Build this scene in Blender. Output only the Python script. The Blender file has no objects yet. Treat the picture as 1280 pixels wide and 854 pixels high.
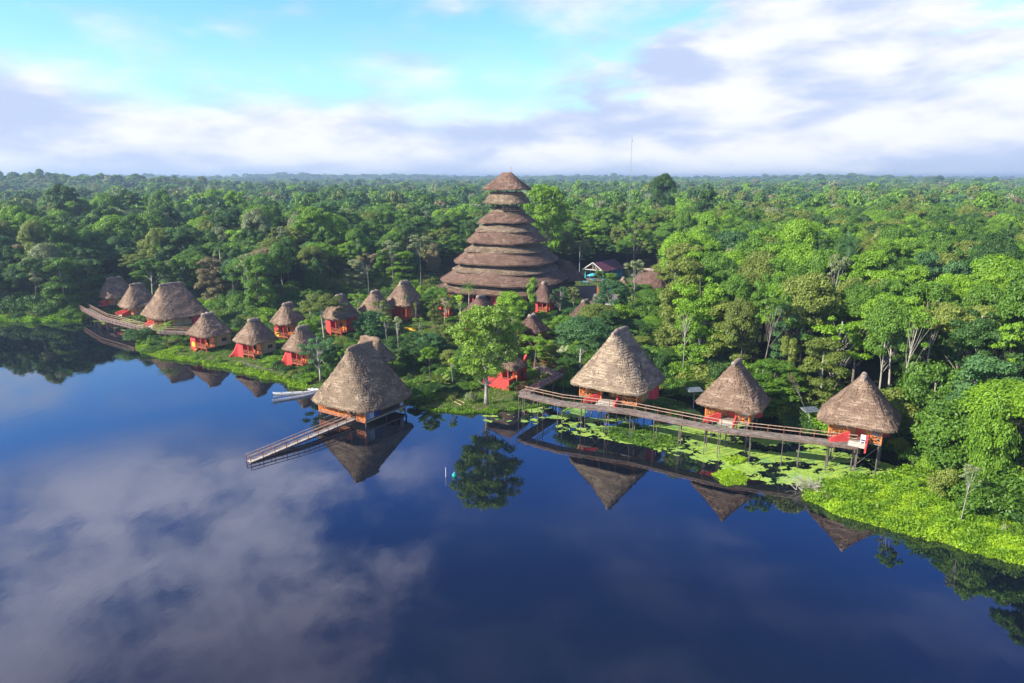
import bpy, bmesh, math, random
import numpy as np
from mathutils import Vector, Matrix
R = math.radians
rng = np.random.default_rng(7)
random.seed(7)

# ------------------------------------------------------------------ camera
sc = bpy.context.scene
CAM_H = 38.0; PITCH = R(13.5); F = 853.33
cam_d = bpy.data.cameras.new('camera'); cam = bpy.data.objects.new('camera', cam_d)
sc.collection.objects.link(cam); sc.camera = cam
cam.location = (0, 0, CAM_H); cam.rotation_euler = (R(90) - PITCH, 0, 0)
cam_d.sensor_width = 36; cam_d.lens = 24; cam_d.clip_start = 0.5; cam_d.clip_end = 30000

# ------------------------------------------------------------------ sun, exposure
SUN_DIR = Vector((-0.90, -0.42, 0)).normalized(); SUN_EL = R(33)
sun_vec = Vector((SUN_DIR.x * math.cos(SUN_EL), SUN_DIR.y * math.cos(SUN_EL), math.sin(SUN_EL)))
sd = bpy.data.lights.new('sun', 'SUN'); sd.energy = 5.0; sd.angle = R(0.53); sd.color = (1.0, 0.93, 0.82)
so = bpy.data.objects.new('sun', sd); sc.collection.objects.link(so)
so.rotation_euler = (-sun_vec).to_track_quat('-Z', 'Y').to_euler()
sc.view_settings.view_transform = 'Standard'; sc.view_settings.look = 'None'
sc.view_settings.exposure = 0.80; sc.view_settings.gamma = 1.0
sc.cycles.max_bounces = 6; sc.cycles.diffuse_bounces = 2; sc.cycles.glossy_bounces = 3
sc.cycles.transmission_bounces = 2; sc.cycles.volume_bounces = 0; sc.cycles.transparent_max_bounces = 4

# ------------------------------------------------------------------ shader maths helper
class X:
    """a socket (or number) in a node tree that understands + - * /"""
    def __init__(s, t, v): s.t = t; s.v = v
    def _m(s, op, *a, clamp=False):
        n = s.t.nodes.new('ShaderNodeMath'); n.operation = op; n.use_clamp = clamp
        for i, q in enumerate((s,) + a):
            q = q.v if isinstance(q, X) else q
            if isinstance(q, (int, float)): n.inputs[i].default_value = q
            else: s.t.links.new(q, n.inputs[i])
        return X(s.t, n.outputs[0])
    def __add__(s, o): return s._m('ADD', o)
    def __sub__(s, o): return s._m('SUBTRACT', o)
    def __mul__(s, o): return s._m('MULTIPLY', o)
    def __truediv__(s, o): return s._m('DIVIDE', o)
    def neg(s): return s._m('MULTIPLY', -1.0)
    def mx(s, o): return s._m('MAXIMUM', o)
    def mn(s, o): return s._m('MINIMUM', o)
    def clamp(s): return s._m('ADD', 0.0, clamp=True)
    def ss(s, a, b):
        n = s.t.nodes.new('ShaderNodeMapRange'); n.interpolation_type = 'SMOOTHSTEP'
        s.t.links.new(s.v, n.inputs[0]); n.inputs[1].default_value = a; n.inputs[2].default_value = b
        return X(s.t, n.outputs[0])
def mixc(t, f, a, b, mode='MIX'):
    n = t.nodes.new('ShaderNodeMix'); n.data_type = 'RGBA'; n.blend_type = mode
    def s(i, q):
        q = q.v if isinstance(q, X) else q
        if isinstance(q, (int, float)): n.inputs[i].default_value = q
        elif isinstance(q, tuple): n.inputs[i].default_value = (*q[:3], 1)
        else: t.links.new(q, n.inputs[i])
    s(0, f); s(6, a); s(7, b)
    return n.outputs[2]
def noise(t, vec, scale, detail=4, rough=0.5, dist=0.0):
    n = t.nodes.new('ShaderNodeTexNoise'); n.inputs['Scale'].default_value = scale
    n.inputs['Detail'].default_value = detail; n.inputs['Roughness'].default_value = rough
    n.inputs['Distortion'].default_value = dist
    if vec is not None: t.links.new(vec, n.inputs['Vector'])
    return X(t, n.outputs['Fac'])
def vmul(t, vec, s, add=(0, 0, 0)):
    n = t.nodes.new('ShaderNodeVectorMath'); n.operation = 'MULTIPLY_ADD'
    t.links.new(vec, n.inputs[0]); n.inputs[1].default_value = s; n.inputs[2].default_value = add
    return n.outputs[0]
def comb(t, x, y, z):
    n = t.nodes.new('ShaderNodeCombineXYZ')
    for i, q in enumerate((x, y, z)):
        q = q.v if isinstance(q, X) else q
        if isinstance(q, (int, float)): n.inputs[i].default_value = q
        else: t.links.new(q, n.inputs[i])
    return n.outputs[0]

# ------------------------------------------------------------------ world: Nishita sky with cloud cover by direction
w = bpy.data.worlds.new('World'); sc.world = w; w.use_nodes = True
t = w.node_tree; t.nodes.clear()
sky = t.nodes.new('ShaderNodeTexSky'); sky.sky_type = 'NISHITA'; sky.sun_disc = False
sky.sun_elevation = SUN_EL; sky.sun_rotation = math.atan2(SUN_DIR.x, SUN_DIR.y)
sky.altitude = 50; sky.air_density = 1.0; sky.dust_density = 0.3; sky.ozone_density = 3.0
tc = t.nodes.new('ShaderNodeTexCoord'); D = tc.outputs['Generated']
sep = t.nodes.new('ShaderNodeSeparateXYZ'); t.links.new(D, sep.inputs[0])
dx, dy, dz = (X(t, sep.outputs[i]) for i in range(3))
el = dz._m('ARCSINE') * 57.2958
az = dx._m('ARCTAN2', dy) * 57.2958
n1 = noise(t, vmul(t, D, (5, 5, 14)), 1.0, 6, 0.52, 0.2)
n2 = noise(t, vmul(t, D, (9, 9, 26), (3, 1, 7)), 1.0, 7, 0.55, 0.3)
n3 = noise(t, vmul(t, D, (3, 3, 9), (9, 4, 2)), 1.0, 5, 0.5)
# top of the low cloud bank: ~7.3 deg on the left, lower ahead, open to the top on the right
b = az.ss(-40, -5) * (-1.6) + az.ss(-4, 8) * (-1.0) + az.ss(-2, 24) * 11.5 + 7.4
bank = (b - el + (n1 - 0.5) * (az.ss(-2, 12) * 16.0 + 7.0) + (n2 - 0.5) * 3.0).ss(-1.8, 2.4)
holes = (n3 + (n1 - 0.5) * 0.6).ss(0.53, 0.62) * el.ss(5.5, 9.0) * az.ss(-2, 6) * (el.ss(20, 15))
bank = bank * (holes * -0.85 + 1.0)
veil = (n1 * 0.8 + n3 * 0.5).ss(0.56, 0.80) * el.ss(5, 8) * 0.8
n4 = noise(t, vmul(t, D, (7, 7, 11), (2, 5, 1)), 1.0, 6, 0.55, 0.12)
hi = (n4 * 0.7 + n1 * 0.3 + az.ss(-6, -26) * 0.12).ss(0.44, 0.66) * az.ss(-3, -15) * el.ss(17, 22) * 0.9
hi2 = (n1 * 0.6 + n3 * 0.4).ss(0.45, 0.75) * el.ss(19, 32) * 0.36
mask = bank.mx(veil * el.ss(18, 13)).mx(hi).mx(hi2)
# the clear air: brighter cyan low down, deep blue higher up
tint = t.nodes.new('ShaderNodeValToRGB'); t.links.new((el / 90.0).v, tint.inputs[0])
cr = tint.color_ramp; cr.elements[0].position = 0.0; cr.elements[0].color = (0.85, 1.3, 1.6, 1)
cr.elements[1].position = 1.0; cr.elements[1].color = (0.4, 0.55, 0.8, 1)
for p, c in ((0.09, (1.10, 1.40, 1.65, 1)), (0.15, (0.95, 1.40, 1.95, 1)), (0.19, (0.50, 1.15, 2.0, 1)), (0.27, (0.26, 0.72, 1.70, 1)), (0.36, (0.18, 0.38, 0.90, 1)), (0.5, (0.36, 0.44, 0.65, 1))):
    e = cr.elements.new(p); e.color = c
skyc = mixc(t, 1.0, sky.outputs[0], tint.outputs[0], 'MULTIPLY')
bgs = t.nodes.new('ShaderNodeBackground'); t.links.new(skyc, bgs.inputs[0]); bgs.inputs[1].default_value = 0.10
n5 = noise(t, vmul(t, D, (6, 6, 20), (4, 8, 3)), 1.0, 5, 0.5, 0.15)
lum = (n2 * 0.5 + n5 * 0.9 - 0.2 + (az.ss(5, 30) * 0.05)).ss(0.36, 0.68)
cc = mixc(t, lum, (0.52, 0.62, 0.86), (0.90, 0.92, 0.99))
cc = mixc(t, el.ss(2.2, 0.2) * 0.3, cc, (0.58, 0.72, 0.92))
cc = mixc(t, el.ss(14, 24), cc, mixc(t, n4.ss(0.35, 0.7), (0.50, 0.60, 1.00), (1.15, 1.18, 1.55)))
cc = mixc(t, el.ss(27, 38), cc, mixc(t, n4.ss(0.35, 0.7), (0.25, 0.26, 0.48), (0.46, 0.45, 0.70)))
bgc = t.nodes.new('ShaderNodeBackground'); t.links.new(cc, bgc.inputs[0]); bgc.inputs[1].default_value = 0.66
ms = t.nodes.new('ShaderNodeMixShader'); t.links.new(mask.clamp().v, ms.inputs[0])
t.links.new(bgs.outputs[0], ms.inputs[1]); t.links.new(bgc.outputs[0], ms.inputs[2])
wo = t.nodes.new('ShaderNodeOutputWorld'); t.links.new(ms.outputs[0], wo.inputs[0])

# ------------------------------------------------------------------ materials
def mat(name):
    m = bpy.data.materials.new(name); m.use_nodes = True; t = m.node_tree
    p = t.nodes['Principled BSDF']
    return m, t, p
def simple(name, col, rough=0.7, var=0.25, scale=3.0, bump=0.0, stretch=(1, 1, 1), spec=0.3):
    m, t, p = mat(name)
    tc = t.nodes.new('ShaderNodeTexCoord')
    n = noise(t, vmul(t, tc.outputs['Object'], stretch), scale, 5, 0.6)
    lo = tuple(c * (1 - var) for c in col); hi = tuple(min(1, c * (1 + var)) for c in col)
    t.links.new(mixc(t, n.ss(0.3, 0.7), lo, hi), p.inputs['Base Color'])
    p.inputs['Roughness'].default_value = rough; p.inputs['Specular IOR Level'].default_value = spec
    if bump:
        b = t.nodes.new('ShaderNodeBump'); b.inputs['Strength'].default_value = bump; b.inputs['Distance'].default_value = 0.05
        t.links.new(n.v, b.inputs['Height']); t.links.new(b.outputs[0], p.inputs['Normal'])
    return m
def foliage(name, dark, light, trans=0.25, spec=0.35, patch=0.5):
    m, t, p = mat(name)
    at_ = t.nodes.new('ShaderNodeAttribute'); at_.attribute_name = 'cv'
    oi = t.nodes.new('ShaderNodeObjectInfo'); ge = t.nodes.new('ShaderNodeNewGeometry')
    n = noise(t, ge.outputs['Position'], 0.35, 3, 0.6)
    cv = X(t, at_.outputs['Fac'])
    f = cv * 0.55 + X(t, oi.outputs['Random']) * 0.38 + (n - 0.5) * patch
    col = mixc(t, f.clamp(), dark, light)
    # a few yellowed leaves
    col = mixc(t, cv.ss(0.93, 1.0) * 0.35, col, tuple(c * 1.5 + 0.02 for c in light))
    t.links.new(col, p.inputs['Base Color'])
    p.inputs['Roughness'].default_value = 0.5; p.inputs['Specular IOR Level'].default_value = spec
    tr = t.nodes.new('ShaderNodeBsdfTranslucent'); t.links.new(mixc(t, 1.0, col, (1.5, 1.6, 0.7), 'MULTIPLY'), tr.inputs[0])
    mx = t.nodes.new('ShaderNodeMixShader'); mx.inputs[0].default_value = trans
    t.links.new(p.outputs[0], mx.inputs[1]); t.links.new(tr.outputs[0], mx.inputs[2])
    t.links.new(mx.outputs[0], t.nodes['Material Output'].inputs[0])
    return m
def thatch(name, dark, mid, light, pale=0.5):
    m, t, p = mat(name)
    tc = t.nodes.new('ShaderNodeTexCoord'); O = tc.outputs['Object']
    oi = t.nodes.new('ShaderNodeObjectInfo')
    off = t.nodes.new('ShaderNodeVectorMath'); off.operation = 'ADD'
    t.links.new(O, off.inputs[0]); t.links.new(comb(t, X(t, oi.outputs['Random']) * 40, X(t, oi.outputs['Random']) * 17, 0), off.inputs[1])
    V = off.outputs[0]
    fib = noise(t, vmul(t, V, (9, 9, 2.2)), 1.0, 5, 0.7)
    blot = noise(t, vmul(t, V, (0.45, 0.45, 0.7)), 1.0, 4, 0.6, 0.6)
    lay = noise(t, vmul(t, V, (0.8, 0.8, 7.0)), 1.0, 4, 0.65, 0.5)
    fine = noise(t, vmul(t, V, (6, 6, 6)), 1.0, 3, 0.8)
    c = mixc(t, (fib * 0.5 + fine * 0.5).ss(0.36, 0.66), dark, mid)
    c = mixc(t, (lay * 0.55 + fine * 0.25 + blot * 0.4).ss(0.62 - 0.1 * pale, 0.78) * (0.35 + 0.5 * pale), c, light)
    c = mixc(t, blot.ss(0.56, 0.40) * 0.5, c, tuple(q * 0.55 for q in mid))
    mo = noise(t, vmul(t, V, (0.9, 0.9, 0.5), (5, 5, 5)), 1.0, 5, 0.7)
    c = mixc(t, mo.ss(0.60, 0.70) * 0.35, c, (0.16, 0.15, 0.08))
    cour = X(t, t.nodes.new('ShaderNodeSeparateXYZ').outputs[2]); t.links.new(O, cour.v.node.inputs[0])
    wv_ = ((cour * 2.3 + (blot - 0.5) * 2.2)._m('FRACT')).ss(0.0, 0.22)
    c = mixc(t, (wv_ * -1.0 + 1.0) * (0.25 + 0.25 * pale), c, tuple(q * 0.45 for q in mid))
    t.links.new(c, p.inputs['Base Color'])
    p.inputs['Roughness'].default_value = 0.95; p.inputs['Specular IOR Level'].default_value = 0.1
    bu = t.nodes.new('ShaderNodeBump'); bu.inputs['Strength'].default_value = 0.9; bu.inputs['Distance'].default_value = 0.12
    t.links.new((fib * 0.5 + lay * 0.9 + fine * 0.5).v, bu.inputs['Height']); t.links.new(bu.outputs[0], p.inputs['Normal'])
    return m
def planks(name, a, b_, axis=0, width=0.16):
    m, t, p = mat(name)
    tc = t.nodes.new('ShaderNodeTexCoord'); sp = t.nodes.new('ShaderNodeSeparateXYZ'); t.links.new(tc.outputs['Object'], sp.inputs[0])
    q = X(t, sp.outputs[axis]) / width
    fl = q._m('FLOOR'); fr = q._m('FRACT')
    wn = t.nodes.new('ShaderNodeTexWhiteNoise'); wn.noise_dimensions = '1D'; t.links.new(fl.v, wn.inputs['W'])
    c = mixc(t, X(t, wn.outputs[0]) * 0.8 + noise(t, tc.outputs['Object'], 4, 4).ss(0.3, 0.7) * 0.3, a, b_)
    c = mixc(t, fr.ss(0.10, 0.0) * 0.75, c, tuple(k * 0.25 for k in a))
    t.links.new(c, p.inputs['Base Color']); p.inputs['Roughness'].default_value = 0.8
    return m
M = {}
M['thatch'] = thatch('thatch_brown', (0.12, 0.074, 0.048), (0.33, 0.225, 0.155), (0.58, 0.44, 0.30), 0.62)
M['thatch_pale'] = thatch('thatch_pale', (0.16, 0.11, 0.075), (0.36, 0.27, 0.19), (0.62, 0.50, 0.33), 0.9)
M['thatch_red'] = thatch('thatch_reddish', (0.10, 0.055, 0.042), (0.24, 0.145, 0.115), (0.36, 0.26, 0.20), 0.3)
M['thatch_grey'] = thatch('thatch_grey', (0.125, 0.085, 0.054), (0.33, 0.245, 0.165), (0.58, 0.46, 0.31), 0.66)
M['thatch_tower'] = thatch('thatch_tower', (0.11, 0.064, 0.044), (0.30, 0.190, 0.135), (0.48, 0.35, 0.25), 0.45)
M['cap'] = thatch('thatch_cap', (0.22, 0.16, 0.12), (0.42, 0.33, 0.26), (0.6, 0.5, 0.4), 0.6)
M['under'] = simple('thatch_underside', (0.10, 0.075, 0.055), 0.95)
M['red'] = simple('red_plaster', (0.62, 0.062, 0.055), 0.75, 0.16, 1.2)
M['pinkred'] = simple('crimson_plaster', (0.56, 0.045, 0.085), 0.75, 0.14, 1.2)
M['orange'] = simple('orange_paint', (0.72, 0.22, 0.05), 0.6, 0.2, 3)
M['yellow'] = simple('yellow_paint', (0.80, 0.48, 0.04), 0.6, 0.12, 3)
M['rail'] = simple('orange_brown_rail_wood', (0.36, 0.12, 0.055), 0.7, 0.3, 3)
M['railpale'] = simple('weathered_handrail', (0.42, 0.29, 0.20), 0.8, 0.25, 2)
M['railred'] = simple('dull_red_rail', (0.24, 0.06, 0.045), 0.7, 0.3, 2)
M['deck'] = planks('weathered_deck_planks', (0.16, 0.12, 0.095), (0.30, 0.24, 0.195), 0, 0.22)
M['wood'] = planks('pale_wall_boards', (0.34, 0.24, 0.12), (0.50, 0.38, 0.20), 0, 0.2)
M['woody'] = planks('side_wall_boards', (0.34, 0.24, 0.12), (0.50, 0.38, 0.20), 1, 0.2)
M['woodorange'] = planks('orange_wall_boards', (0.52, 0.21, 0.06), (0.70, 0.36, 0.11), 0, 0.25)
M['wooddark'] = simple('dark_timber', (0.07, 0.05, 0.038), 0.85, 0.3, 4)
M['stilt'] = simple('grey_stilt_timber', (0.13, 0.11, 0.095), 0.9, 0.35, 2)
M['door'] = simple('red_door_paint', (0.50, 0.07, 0.03), 0.5, 0.15, 4)
M['glass'] = simple('dark_window_glass', (0.03, 0.035, 0.045), 0.15, 0.2, 2, spec=0.6)
M['net'] = simple('window_netting', (0.30, 0.29, 0.33), 0.6, 0.2, 6)
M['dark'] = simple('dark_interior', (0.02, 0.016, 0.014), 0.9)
M['trunk_pale'] = simple('pale_bark', (0.40, 0.36, 0.30), 0.9, 0.35, 1.5, stretch=(1, 1, 0.4))
M['trunk_grey'] = simple('grey_bark', (0.20, 0.17, 0.14), 0.9, 0.4, 1.5)
M['trunk_dark'] = simple('brown_bark', (0.10, 0.08, 0.06), 0.9, 0.4, 1.5)
M['white'] = simple('white_paint', (0.72, 0.72, 0.70), 0.5, 0.1, 2)
M['cream'] = simple('cream_plaster', (0.55, 0.52, 0.44), 0.8, 0.15, 2)
M['blue'] = simple('blue_paint', (0.02, 0.16, 0.50), 0.6, 0.2, 2)
M['cyan'] = simple('turquoise_paint', (0.10, 0.50, 0.66), 0.55, 0.12, 1)
M['maroon'] = simple('maroon_metal_roof', (0.16, 0.05, 0.065), 0.5, 0.3, 2, stretch=(3, 0.5, 1))
M['tin'] = simple('grey_tin_roof', (0.20, 0.17, 0.165), 0.65, 0.35, 0.8)
M['panel'] = simple('solar_panel_glass', (0.13, 0.16, 0.20), 0.12, 0.2, 2, spec=0.9)
M['metal'] = simple('galvanised_metal', (0.35, 0.35, 0.36), 0.4, 0.15, 2)
M['clothblue'] = simple('blue_cloth', (0.20, 0.32, 0.48), 0.85, 0.2, 2)
M['navy'] = simple('navy_cloth', (0.02, 0.05, 0.18), 0.85, 0.2, 2)
M['clothpale'] = simple('pale_cloth', (0.45, 0.50, 0.55), 0.85, 0.2, 2)
M['buoy'] = simple('teal_plastic', (0.02, 0.32, 0.25), 0.4, 0.1, 2)
M['skin'] = simple('skin', (0.35, 0.19, 0.12), 0.6, 0.1, 4)
M['hair'] = simple('dark_hair', (0.02, 0.015, 0.012), 0.6, 0.1, 8)
M['soil'] = simple('bare_earth', (0.24, 0.15, 0.09), 0.95, 0.3, 1)
LEAF = {
 'mid':    foliage('leaf_mid',    (0.048, 0.120, 0.012), (0.185, 0.348, 0.030)),
 'bright': foliage('leaf_bright', (0.087, 0.198, 0.010), (0.310, 0.516, 0.030)),
 'dark':   foliage('leaf_dark',   (0.024, 0.070, 0.012), (0.092, 0.198, 0.030)),
 'olive':  foliage('leaf_olive',  (0.087, 0.130, 0.018), (0.297, 0.360, 0.060)),
 'blue':   foliage('leaf_bluish', (0.032, 0.102, 0.030), (0.139, 0.282, 0.085)),
 'pale':   foliage('leaf_pale',   (0.158, 0.198, 0.080), (0.370, 0.420, 0.190), spec=0.5),
 'lime':   foliage('leaf_lime',   (0.158, 0.276, 0.010), (0.449, 0.660, 0.030)),
 'lawnt':  foliage('leaf_yellow_green', (0.092, 0.180, 0.016), (0.304, 0.456, 0.055)),
 'lawn':   foliage('leaf_lawn',   (0.073, 0.144, 0.016), (0.224, 0.324, 0.045)),
 'dusty':  foliage('leaf_dusty',  (0.172, 0.144, 0.070), (0.356, 0.294, 0.140)),
}
def leafname(m): return [k for k, v in LEAF.items() if v == m][0]

# ------------------------------------------------------------------ scene helpers
COL = sc.collection
def at(px, py, z=0.0):
    a = (px - 640) / F; b = (427 - py) / F
    dy_ = math.cos(PITCH) + b * math.sin(PITCH); dz_ = -math.sin(PITCH) + b * math.cos(PITCH)
    k = (z - CAM_H) / dz_
    return Vector((a * k, dy_ * k, z))
def zrow(row, dist):          # height of a point seen at that row when it stands at this distance
    return CAM_H - dist * math.tan(PITCH + math.atan((row - 427) / F))
def pix(x, y, z):
    zz = z - CAM_H
    f = y * math.cos(PITCH) - zz * math.sin(PITCH); u = y * math.sin(PITCH) + zz * math.cos(PITCH)
    return 640 + F * x / f, 427 - F * u / f
def tag(o, label=None, cat=None, group=None, kind=None):
    if label: o['label'] = label
    if cat: o['category'] = cat
    if group: o['group'] = group
    if kind: o['kind'] = kind
    return o
def thing(name, loc, rz=0, label=None, cat=None, group=None):
    o = bpy.data.objects.new(name, None); COL.objects.link(o)
    o.location = loc; o.rotation_euler = (0, 0, rz); o.empty_display_size = 0.3
    return tag(o, label, cat, group)
def copy_tree(o, parent=None):
    c = o.copy(); COL.objects.link(c)
    if parent is not None: c.parent = parent
    for ch in o.children: copy_tree(ch, c)
    return c
class MB:
    def __init__(s): s.v = []; s.f = []
    def add(s, vs, fs):
        o = len(s.v); s.v += [tuple(v) for v in vs]; s.f += [tuple(i + o for i in f) for f in fs]; return s
    def box(s, c, d, rz=0, ry=0, rx=0):
        h = [q / 2 for q in d]; m = Matrix.Rotation(rz, 3, 'Z') @ Matrix.Rotation(ry, 3, 'Y') @ Matrix.Rotation(rx, 3, 'X')
        vs = [m @ Vector((sx * h[0], sy * h[1], sz * h[2])) + Vector(c) for sx in (-1, 1) for sy in (-1, 1) for sz in (-1, 1)]
        return s.add(vs, [(0, 1, 3, 2), (4, 6, 7, 5), (0, 4, 5, 1), (2, 3, 7, 6), (0, 2, 6, 4), (1, 5, 7, 3)])
    def bar(s, a, b, w_, h_=None):
        a = Vector(a); b = Vector(b); d = b - a; L = d.length
        if L < 1e-6: return s
        h_ = h_ or w_
        q = d.to_track_quat('Y', 'Z').to_matrix()
        vs = [q @ Vector((sx * w_ / 2, sy * L / 2, sz * h_ / 2)) + (a + b) / 2 for sx in (-1, 1) for sy in (-1, 1) for sz in (-1, 1)]
        return s.add(vs, [(0, 1, 3, 2), (4, 6, 7, 5), (0, 4, 5, 1), (2, 3, 7, 6), (0, 2, 6, 4), (1, 5, 7, 3)])
    def tube(s, pts, rad, n=8, cap=True):
        pts = [Vector(p) for p in pts]; vs = []; fs = []
        for i, p in enumerate(pts):
            d = (pts[min(i + 1, len(pts) - 1)] - pts[max(i - 1, 0)]).normalized()
            q = d.to_track_quat('Z', 'Y').to_matrix(); r = rad[i] if isinstance(rad, (list, tuple)) else rad
            vs += [q @ Vector((math.cos(2 * math.pi * k / n) * r, math.sin(2 * math.pi * k / n) * r, 0)) + p for k in range(n)]
        for i in range(len(pts) - 1):
            for k in range(n):
                a = i * n + k; b = i * n + (k + 1) % n
                fs.append((a, b, b + n, a + n))
        if cap: fs += [tuple(range(n))[::-1], tuple(range((len(pts) - 1) * n, len(pts) * n))]
        return s.add(vs, fs)
    def prism(s, poly, z0, z1):      # poly: xy points, top may be list of heights
        n = len(poly); z1s = z1 if isinstance(z1, (list, tuple)) else [z1] * n
        vs = [(x, y, z0) for x, y in poly] + [(x, y, z1s[i]) for i, (x, y) in enumerate(poly)]
        fs = [(i, (i + 1) % n, (i + 1) % n + n, i + n) for i in range(n)] + [tuple(range(n))[::-1], tuple(range(n, 2 * n))]
        return s.add(vs, fs)
    def build(s, name, m, parent=None, smooth=False, label=None):
        me = bpy.data.meshes.new(name); me.from_pydata(s.v, [], s.f); me.update()
        bm_ = bmesh.new(); bm_.from_mesh(me); bmesh.ops.recalc_face_normals(bm_, faces=bm_.faces); bm_.to_mesh(me); bm_.free()
        if smooth: me.shade_smooth()
        me.materials.append(m); o = bpy.data.objects.new(name, me); COL.objects.link(o)
        if parent is not None: o.parent = parent
        if label: o['label'] = label
        return o
def np_mesh(name, V, Fq, m, cv=None, smooth=False):
    me = bpy.data.meshes.new(name); nv = len(V); nf, k = Fq.shape
    me.vertices.add(nv); me.vertices.foreach_set('co', V.astype(np.float32).ravel())
    me.loops.add(nf * k); me.loops.foreach_set('vertex_index', Fq.astype(np.int32).ravel())
    me.polygons.add(nf); me.polygons.foreach_set('loop_start', np.arange(0, nf * k, k, dtype=np.int32))
    me.update(calc_edges=True)
    if cv is not None:
        a = me.attributes.new('cv', 'FLOAT', 'FACE'); a.data.foreach_set('value', cv.astype(np.float32))
    if smooth: me.shade_smooth()
    me.materials.append(m); return me
def norm(a): return a / np.maximum(np.linalg.norm(a, axis=1, keepdims=True), 1e-9)
def leaves(name, P, N, S, m, cv, rg, ratio=0.6):
    """rhombic leaf-spray quads centred at P, facing N, size S"""
    n = len(P); T = norm(np.cross(N, norm(rg.normal(size=(n, 3))))); B = np.cross(N, T)
    S = S[:, None]; drop = np.array([0, 0, -0.25]) * S
    V = np.stack([P + T * S, P + B * S * ratio, P - T * S + drop, P - B * S * ratio], 1).reshape(-1, 3)
    return np_mesh(name, V, np.arange(4 * n).reshape(n, 4), m, cv)

# ------------------------------------------------------------------ shoreline and terrain
shore_px = [(60, 403), (100, 402), (130, 393), (165, 396), (196, 409), (176, 422), (168, 434), (186, 445), (240, 453), (285, 462), (320, 471),
            (350, 476), (368, 484), (390, 488), (430, 489), (470, 491), (512, 507), (540, 514), (575, 517), (612, 516), (640, 513), (658, 511),
            (700, 503), (722, 496), (760, 492), (830, 495), (868, 506), (900, 518), (950, 530), (1000, 545), (1050, 560), (1105, 574), (1128, 588),
            (1085, 598), (1030, 601), (1000, 611), (1003, 624), (1050, 646), (1100, 659), (1150, 673), (1200, 686), (1280, 706)]
lake = [(-300, -400), (-420, 120), (-260, 178), (-180, 186)] + [tuple(at(x, y, 0)[:2]) for x, y in shore_px] + [(66, 52), (95, 30), (160, 0), (260, -400)]
lake = np.array(lake)
def poly_sd(P, poly):      # signed distance, positive inside
    A = poly; B = np.roll(poly, -1, 0); d = np.full(len(P), 1e9); ins = np.zeros(len(P), bool)
    for a, b_ in zip(A, B):
        ab = b_ - a; tt = np.clip(((P - a) @ ab) / (ab @ ab + 1e-12), 0, 1)
        d = np.minimum(d, np.linalg.norm(P - (a + tt[:, None] * ab), axis=1))
        c = ((a[1] > P[:, 1]) != (b_[1] > P[:, 1])) & (P[:, 0] < (b_[0] - a[0]) * (P[:, 1] - a[1]) / (b_[1] - a[1] + 1e-12) + a[0])
        ins ^= c
    return np.where(ins, d, -d)
def sstep(x, a, b): 
    q = np.clip((x - a) / (b - a), 0, 1); return q * q * (3 - 2 * q)
def hills(x, y):
    h = 0
    for cx, cy, sx, sy, hh in ((-640, 950, 260, 90, 17.5), (-1300, 2300, 500, 200, 20), (-950, 2900, 260, 200, 27), (-500, 3300, 330, 240, 26), (-2200, 4200, 900, 300, 25), (350, 3000, 700, 300, 21), (1100, 2300, 420, 200, 20), (1500, 3300, 500, 260, 24),
                               (900, 1500, 700, 160, 6), (2600, 4400, 1000, 300, 19), (-300, 5000, 1500, 400, 24), (-250, 1700, 400, 120, 6), (-900, 3300, 240, 240, 14)):
        h = h + hh * np.exp(-((x - cx) / sx) ** 2 - ((y - cy) / sy) ** 2)
    return h + 1.6 * np.sin(x / 97 + 1) * np.sin(y / 131) * sstep(y, 260, 600)
def ground(x, y):
    x = np.atleast_1d(np.asarray(x, float)); y = np.atleast_1d(np.asarray(y, float))
    s = -poly_sd(np.stack([x, y], 1), lake)
    wob = 0.35 * np.sin(x * 1.3 + 2 * np.sin(y * 0.7)) + 0.3 * np.sin(y * 1.9 + x * 0.4)
    z = np.where(s + wob > 0, 0.45 * sstep(s + wob, 0, 2.2), -1.6 * sstep(-(s + wob), 0, 3.0) - 0.03)
    return z + 3.6 * sstep(s, 6, 75) + hills(x, y)
def gz(x, y): return float(ground(x, y)[0])
def on_ground(px, py):
    z = 1.0
    for _ in range(6):
        p = at(px, py, z); z = gz(p.x, p.y)
    return Vector((p.x, p.y, z))
village_px = [(165, 446), (166, 426), (196, 414), (120, 384), (122, 374), (150, 370), (196, 372), (262, 386), (300, 402), (345, 394), (400, 378), (470, 368), (540, 366),
              (556, 350), (735, 354), (742, 347), (790, 347), (842, 352), (830, 366), (796, 384), (768, 398), (752, 425), (716, 440), (712, 505), (612, 520), (520, 515), (470, 495), (390, 492), (330, 475)]
village = np.array([tuple(at(x, y, 2.0)[:2]) for x, y in village_px])

def gen_axis(lo, f0, f1, hi, step, grow):
    a = list(np.arange(f0, f1, step)); s = step
    while a[-1] < hi: s *= grow; a.append(a[-1] + s)
    s = step
    while a[0] > lo: s *= grow; a.insert(0, a[0] - s)
    return np.array(a)
gx = gen_axis(-6000, -150, 100, 6000, 1.1, 1.10); gy = gen_axis(-900, 55, 215, 6000, 1.1, 1.09)
GX, GY = np.meshgrid(gx, gy); P2 = np.stack([GX.ravel(), GY.ravel()], 1)
GZ = ground(P2[:, 0], P2[:, 1])
sdv = poly_sd(P2, village)
V = np.column_stack([P2, GZ]); nx, ny = len(gx), len(gy)
I = np.arange(nx * ny).reshape(ny, nx)
Q = np.stack([I[:-1, :-1].ravel(), I[:-1, 1:].ravel(), I[1:, 1:].ravel(), I[1:, :-1].ravel()], 1)
gm, t, p = mat('ground_soil_and_grass')
ga = t.nodes.new('ShaderNodeAttribute'); ga.attribute_name = 'grass'
ge = t.nodes.new('ShaderNodeNewGeometry'); PO = ge.outputs['Position']
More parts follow.
